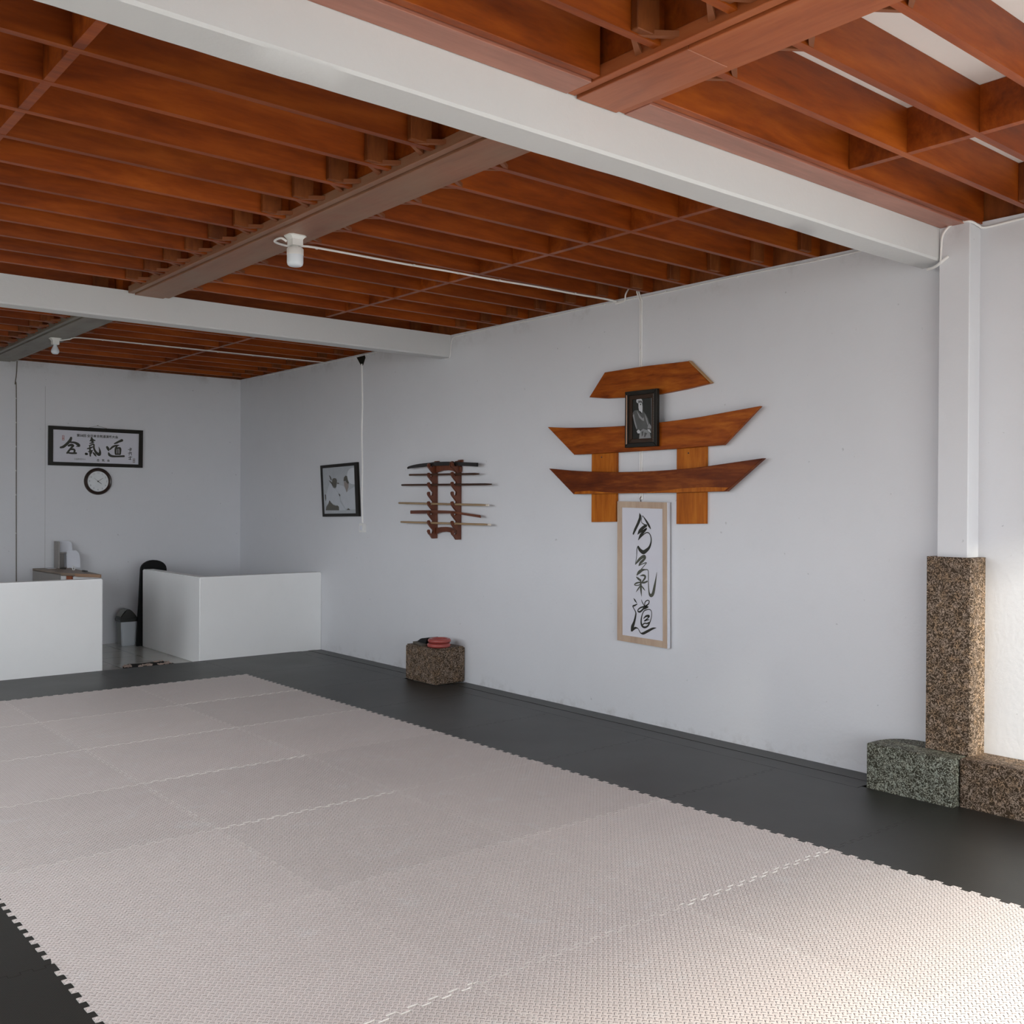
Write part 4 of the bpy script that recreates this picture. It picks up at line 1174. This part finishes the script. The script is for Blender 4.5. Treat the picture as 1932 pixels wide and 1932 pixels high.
cable('wall_cable', [(xw, 8.605, 2.90), (xw, 8.600, 2.75), (xw, 8.590, 2.5), (xw, 8.600, 2.2), (xw, 8.585, 1.9), (xw, 8.590, 1.6), (xw, 8.580, 1.42), (xw, 8.578, 1.335)], 0.0085, CABLE, 'white cable running down the long wall to the switch box')
xc = X1 - 0.004
pts = [(xc, 10.9 - 0.35 * k, 2.982 + 0.004 * math.sin(k * 1.9)) for k in range(11)]
cable('wall_cable', pts, 0.0035, CABLE, 'thin white cable along the top of the long wall behind the far concrete beam', [((xc, 10.5 - 0.5 * k, 2.982), 1) for k in range(6)])
pts = [(xc, 7.22, 2.80), (xc - 0.02, 7.12, 2.80), (xc - 0.01, 7.115, 2.90), (xc, 7.11, 2.955), (xc, 7.06, 2.975)] + [(xc, 6.8 - 0.33 * k, 2.981 + 0.004 * math.sin(k * 1.7)) for k in range(12)]
cable('wall_cable', pts, 0.0035, CABLE, 'thin white cable clipped along the top of the long wall between the concrete beams', [((xc, 6.75 - 0.3 * k, 2.982), 1) for k in range(13)])
xpf = 5.130 - 0.006
cable('wall_cable', [(5.19, 2.75, 2.792), (5.15, 2.69, 2.788), (xpf, 2.640, 2.800), (xpf, 2.600, 2.825)], 0.0075, CABLE, 'short thick white cable under the near concrete beam end at the column')
cable('wall_cable', [(xpf, 2.642, 2.80), (xpf, 2.640, 2.88), (xpf, 2.632, 2.94), (xpf, 2.600, 2.978), (xpf, 2.555, 2.990), (xpf, 2.50, 2.986), (5.15, 2.482, 2.980), (5.20, 2.478, 2.972), (5.236, 2.46, 2.966), (5.238, 2.30, 2.972), (5.238, 2.10, 2.978), (5.238, 1.8, 2.982)], 0.006, CABLE,
      'white cable looping over the top of the column beside the near concrete beam')
cable('wall_cable', [(2.772, Y1 - 0.005, 2.99), (2.765, Y1 - 0.005, 2.85), (2.752, Y1 - 0.005, 2.745), (2.764, Y1 - 0.005, 2.70), (2.765, Y1 - 0.005, 1.8), (2.766, Y1 - 0.005, 0.9), (2.767, Y1 - 0.005, 0.3)], 0.0045, CABLED, 'dusty cable running down the back wall left of the framed calligraphy',
      [((2.758, Y1 - 0.004, z), 2) for z in (2.6, 2.35, 2.1, 1.85, 1.6, 1.2)])
# hole in the plaster above the switch cable, and the crack line of the flush column on the back wall
tag(obj('plaster_hole', prism(B(), [(8.72, 2.985), (8.64, 2.90), (8.615, 2.875), (8.585, 2.89), (8.545, 2.955), (8.56, 2.99)], 'x', X1 + 0.002, X1 - 0.0012), DIRTD), kind='structure')
bpy.data.objects['plaster_hole'].name = 'wall_right_hole'
tag(obj('wall_back_seam', box(B(), (3.046, Y1 + 0.001, 0.3), (3.0495, Y1 - 0.0008, 2.75)), plain('grey_plaster_crack', (0.42, 0.42, 0.42), 0.8)), kind='structure')
t = thing('switch_box', (X1, 8.565, 1.243), 'small white surface switch box at the lower end of the wall cable', 'switch')
obj('box', bbox((X1, 8.520, 1.243), (X1 - 0.034, 8.605, 1.328), 0.004, 2), WHITEP, t)
obj('rocker', bbox((X1 - 0.033, 8.540, 1.262), (X1 - 0.038, 8.585, 1.308), 0.002), PAPERW, t)

# ------------------------------------------------------------------ things on the stone cube
def ring(name, c, R, r, mat, label):
    bm = tube(B(), [(c[0] + R * math.cos(2 * PI * k / 40), c[1] + R * math.sin(2 * PI * k / 40), c[2]) for k in range(40)], r, 12, True)
    return tag(obj(name, bm, mat, smooth=True), label, 'ring', 'red rings on the stone cube')


ring('rubber_ring', (5.035, 7.005, 0.303 + 0.019), 0.082, 0.0185, REDR, 'lower of the two stacked red rings on the stone cube')
ring('rubber_ring', (5.040, 7.005, 0.303 + 0.0565), 0.080, 0.0185, REDR, 'upper of the two stacked red rings on the stone cube')
bm = prism(B(), [(5.000, 7.345), (4.940, 7.118), (4.972, 7.112), (5.02, 7.115), (5.11, 7.13), (5.16, 7.340)], 'z', 0.3035, 0.318)
tag(obj('black_pad', bm, [plain('grey_brown_pad_edge', (0.09, 0.075, 0.055), 0.6)]), 'flat dark pad with a grey brown edge left of the red rings on the cube', 'pad')
bm = B()
lo_ = [(5.03, 7.33, 0.3185), (4.99, 7.14, 0.3185), (5.13, 7.14, 0.3185), (5.19, 7.33, 0.3185)]
hi_ = [(5.05, 7.30, 0.345), (5.01, 7.135, 0.372), (5.125, 7.135, 0.372), (5.18, 7.29, 0.345)]
a = [bm.verts.new(p) for p in lo_]
b = [bm.verts.new(p) for p in hi_]
bm.faces.new(a)
bm.faces.new(b)
for k in range(4):
    bm.faces.new((a[k], a[(k + 1) % 4], b[(k + 1) % 4], b[k]))
bmesh.ops.recalc_face_normals(bm, faces=bm.faces[:])
bmesh.ops.bevel(bm, geom=bm.edges[:], offset=0.005, segments=2, affect='EDGES')
tag(obj('folded_cloth', bm, BLACKM, smooth=True), 'folded black bundle behind the red rings on the stone cube', 'cloth')

# ------------------------------------------------------------------ tiled corner: desk, papers, bin, round-topped board, rug
t = thing('reception_desk', (3.08, 10.8, -0.03), 'grey and cream desk with brown top behind the left low partition', 'desk')
Cc, Bb, Aa, Dd = (2.918, 11.34), (2.955, 10.47), (3.186, 9.985), (3.262, 11.34)
ins = lambda p, q, s: (p[0] + (q[0] - p[0]) * s, p[1] + (q[1] - p[1]) * s)
obj('side_panel', prism(B(), [Cc, Bb, (Bb[0] + 0.018, Bb[1] + 0.012), (Cc[0] + 0.018, Cc[1])], 'z', -0.03, 0.815), LAMIN, t)
obj('body', prism(B(), [(Cc[0] + 0.019, Cc[1]), (Bb[0] + 0.019, Bb[1] + 0.012), ins(Bb, Aa, 0.93), (Dd[0] - 0.02, Dd[1])], 'z', -0.03, 0.800), CREAM, t)


def front(s0, s1, z0, z1, th, mat, name):
    p, q = ins(Bb, Aa, s0), ins(Bb, Aa, s1)
    nx, ny = (Aa[1] - Bb[1]), -(Aa[0] - Bb[0])
    l = math.hypot(nx, ny)
    nx, ny = nx / l * th, ny / l * th
    obj(name, prism(B(), [p, q, (q[0] + nx, q[1] + ny), (p[0] + nx, p[1] + ny)], 'z', z0, z1), mat, t)


front(0.02, 0.15, 0.02, 0.800, 0.012, CREAM, 'front_panel')
front(0.17, 0.30, 0.02, 0.803, 0.016, DOORW, 'door')
front(0.32, 0.95, 0.02, 0.795, 0.010, CREAM, 'front_panel')
obj('desk_top', prism(B(), [Cc, Bb, Aa, Dd], 'z', 0.805, 0.830, 0, 0), DESKTOP, t)
front(0.38, 1.0, 0.800, 0.829, 0.014, TOPW, 'top_edging')
# leaflet holder with two tiers of sheets
t = thing('leaflet_holder', (3.24, 11.22, 0.830), 'grey stand holding white sheets on the desk against the back wall', 'document holder')
obj('side', bbox((3.128, 11.17, 0.830), (3.140, 11.335, 1.112), 0.002), LAMIN, t)
obj('back', bbox((3.140, 11.315, 0.830), (3.225, 11.335, 1.10), 0.002), LAMIN, t)
obj('shelf', bbox((3.140, 11.20, 0.985), (3.215, 11.315, 0.995), 0.002), LAMIN, t)


def sheet(x0, x1, y, z0, z1, lean, n, name):
    for k in range(n):
        bm = B()
        rows = []
        for j in range(7):
            s = j / 6
            zz = z0 + (z1 - z0) * s
            yy = y + lean * s ** 2 - k * 0.006
            cut = 0.030 * max(0, (s - 0.7) / 0.3) ** 2
            rows.append(([bm.verts.new((x0 + 0.004 * k, yy, zz)), bm.verts.new((x1 - cut + 0.003 * k, yy, zz))], [bm.verts.new((x0 + 0.004 * k, yy + 0.002, zz)), bm.verts.new((x1 - cut + 0.003 * k, yy + 0.002, zz))]))
        for (a, b), (a2, b2) in zip(rows, rows[1:]):
            bm.faces.new((a[0], a[1], a2[1], a2[0]))
            bm.faces.new((b[1], b[0], b2[0], b2[1]))
            bm.faces.new((a[0], a2[0], b2[0], b[0]))
            bm.faces.new((a[1], b[1], b2[1], a2[1]))
        bm.faces.new((rows[0][0][1], rows[0][0][0], rows[0][1][0], rows[0][1][1]))
        bm.faces.new((rows[-1][0][0], rows[-1][0][1], rows[-1][1][1], rows[-1][1][0]))
        obj(name, bm, PAPERW, t)


sheet(3.165, 3.290, 11.27, 0.994, 1.114, 0.02, 2, 'upper_sheet')
sheet(3.222, 3.352, 11.21, 0.830, 1.012, 0.03, 2, 'lower_sheet')
tag(obj('paper_note', bbox((3.03, 11.18, 0.8302), (3.11, 11.30, 0.8340), 0.001), PAPERW), 'white folded note lying on the desk left of the leaflet holder', 'paper')
tag(obj('black_marker', tube(B(), [(3.125, 11.10, 0.836), (3.150, 11.00, 0.836)], 0.006, 8), BLACKP), 'black marker lying on the desk before the leaflet holder', 'pen')
tag(obj('stapler', bbox((3.165, 10.42, 0.8302), (3.195, 10.52, 0.846), 0.004, 2), BLACKP), 'small black stapler near the front of the desk top', 'stapler')
bm = tube(B(), [(3.17 + 0.012 * math.cos(2 * PI * k / 16), 10.80, 0.853 + 0.022 * math.sin(2 * PI * k / 16)) for k in range(16)], 0.004, 7, True)
box(bm, (3.160, 10.790, 0.8302), (3.180, 10.810, 0.834))
tag(obj('white_clip', bm, WHITEP), 'white upright ring clip on the desk above the brown door', 'clip')
# pedal-less swing bin
bx0, bx1, by0, by1 = 3.748, 3.894, 11.070, 11.205
t = thing('swing_bin', (3.82, 11.135, -0.03), 'small silver grey bin with black gabled swing lid in the tiled corner', 'bin')


def taper(x0, x1, y0, y1, z0, X0_, X1_, Y0_, Y1_, z1):
    bm = B()
    a = [bm.verts.new(p) for p in ((x0, y0, z0), (x1, y0, z0), (x1, y1, z0), (x0, y1, z0))]
    b = [bm.verts.new(p) for p in ((X0_, Y0_, z1), (X1_, Y0_, z1), (X1_, Y1_, z1), (X0_, Y1_, z1))]
    bm.faces.new(a[::-1])
    bm.faces.new(b)
    for k in range(4):
        bm.faces.new((a[k], a[(k + 1) % 4], b[(k + 1) % 4], b[k]))
    return bm


bm = taper(bx0, bx1, by0, by1, -0.03, bx0 - 0.012, bx1 + 0.012, by0 - 0.012, by1 + 0.022, 0.235)
bmesh.ops.bevel(bm, geom=bm.edges[:], offset=0.008, segments=2, affect='EDGES')
obj('body', bm, BINW, t, smooth=True)
obj('side_panel', taper(bx0 - 0.0016, bx0 + 0.002, by0 + 0.012, by1 - 0.012, -0.02, bx0 - 0.0136, bx0 - 0.010, by0, by1 + 0.010, 0.225), BINS, t)
obj('lid_rim', bbox((bx0 - 0.020, by0 - 0.020, 0.232), (bx1 + 0.020, by1 + 0.030, 0.268), 0.006, 2), BLACKP, t)
ym, zr = (by0 + by1) / 2, 0.268
hood = [(bx0 - 0.018, zr)] + [(bx0 - 0.018 + (bx1 - bx0 + 0.036) * s, zr + 0.100 * (1 - abs(2 * s - 1) ** 1.5)) for s in [k / 12 for k in range(1, 12)]] + [(bx1 + 0.018, zr)]
obj('lid_hood', prism(B(), hood, 'y', by0 - 0.016, by1 + 0.026), BLACKP, t)
flap = [(bx0 - 0.012, zr + 0.020), (bx0 + 0.030, zr + 0.076), (bx0 + 0.055, zr + 0.094), (bx0 + 0.058, zr + 0.099), (bx0 + 0.025, zr + 0.084), (bx0 - 0.018, zr + 0.026)]
obj('swing_flap', prism(B(), flap, 'y', by0 + 0.004, by1 + 0.006), BINS, t)
# tall black round-topped board
pts = [(3.876, -0.03)]
cxm = 4.060
for k in range(0, 13):
    a = PI - k / 12 * PI
    pts.append((cxm + 0.140 * math.cos(a), 0.80 + 0.098 * math.sin(a)))
pts.append((4.244, -0.03))
bm = prism(B(), pts, 'y', 10.965, 11.02)
bmesh.ops.bevel(bm, geom=[e for e in bm.edges if abs(e.verts[0].co.y - e.verts[1].co.y) < 1e-6], offset=0.008, segments=2, affect='EDGES')
tag(obj('round_topped_board', bm, BLACKM), 'tall black board with a rounded top standing behind the right low partition', 'board')
# rug
t = thing('door_mat', (3.45, 9.56, -0.03), 'ragged dark rug on the tiles in the gap between the low partitions', 'rug')
rr = random.Random(4)
pts = [(3.235, 9.42), (3.70, 9.42), (3.70, 9.60)] + [(3.66 - 0.052 * k, 9.69 + rr.uniform(-0.022, 0.02)) for k in range(7)] + [(3.26, 9.60)]
obj('pile', prism(B(), pts, 'z', -0.03, -0.012), RUGD, t)
bm = B()
for k in range(34):
    x, y = rr.choice([(rr.uniform(3.25, 3.36), rr.uniform(9.50, 9.62)), (rr.uniform(3.58, 3.70), rr.uniform(9.44, 9.68)), (rr.uniform(3.36, 3.58), rr.uniform(9.45, 9.54))])
    tube(bm, [(x, y, -0.015), (x + rr.uniform(-0.02, 0.02), y + rr.uniform(-0.02, 0.02), -0.004), (x + rr.uniform(-0.035, 0.035), y + rr.uniform(-0.03, 0.03), -0.010)], 0.006, 5)
tag(obj('tufts', bm, RUGT, t), 'tan and pale tufts', kind='stuff')
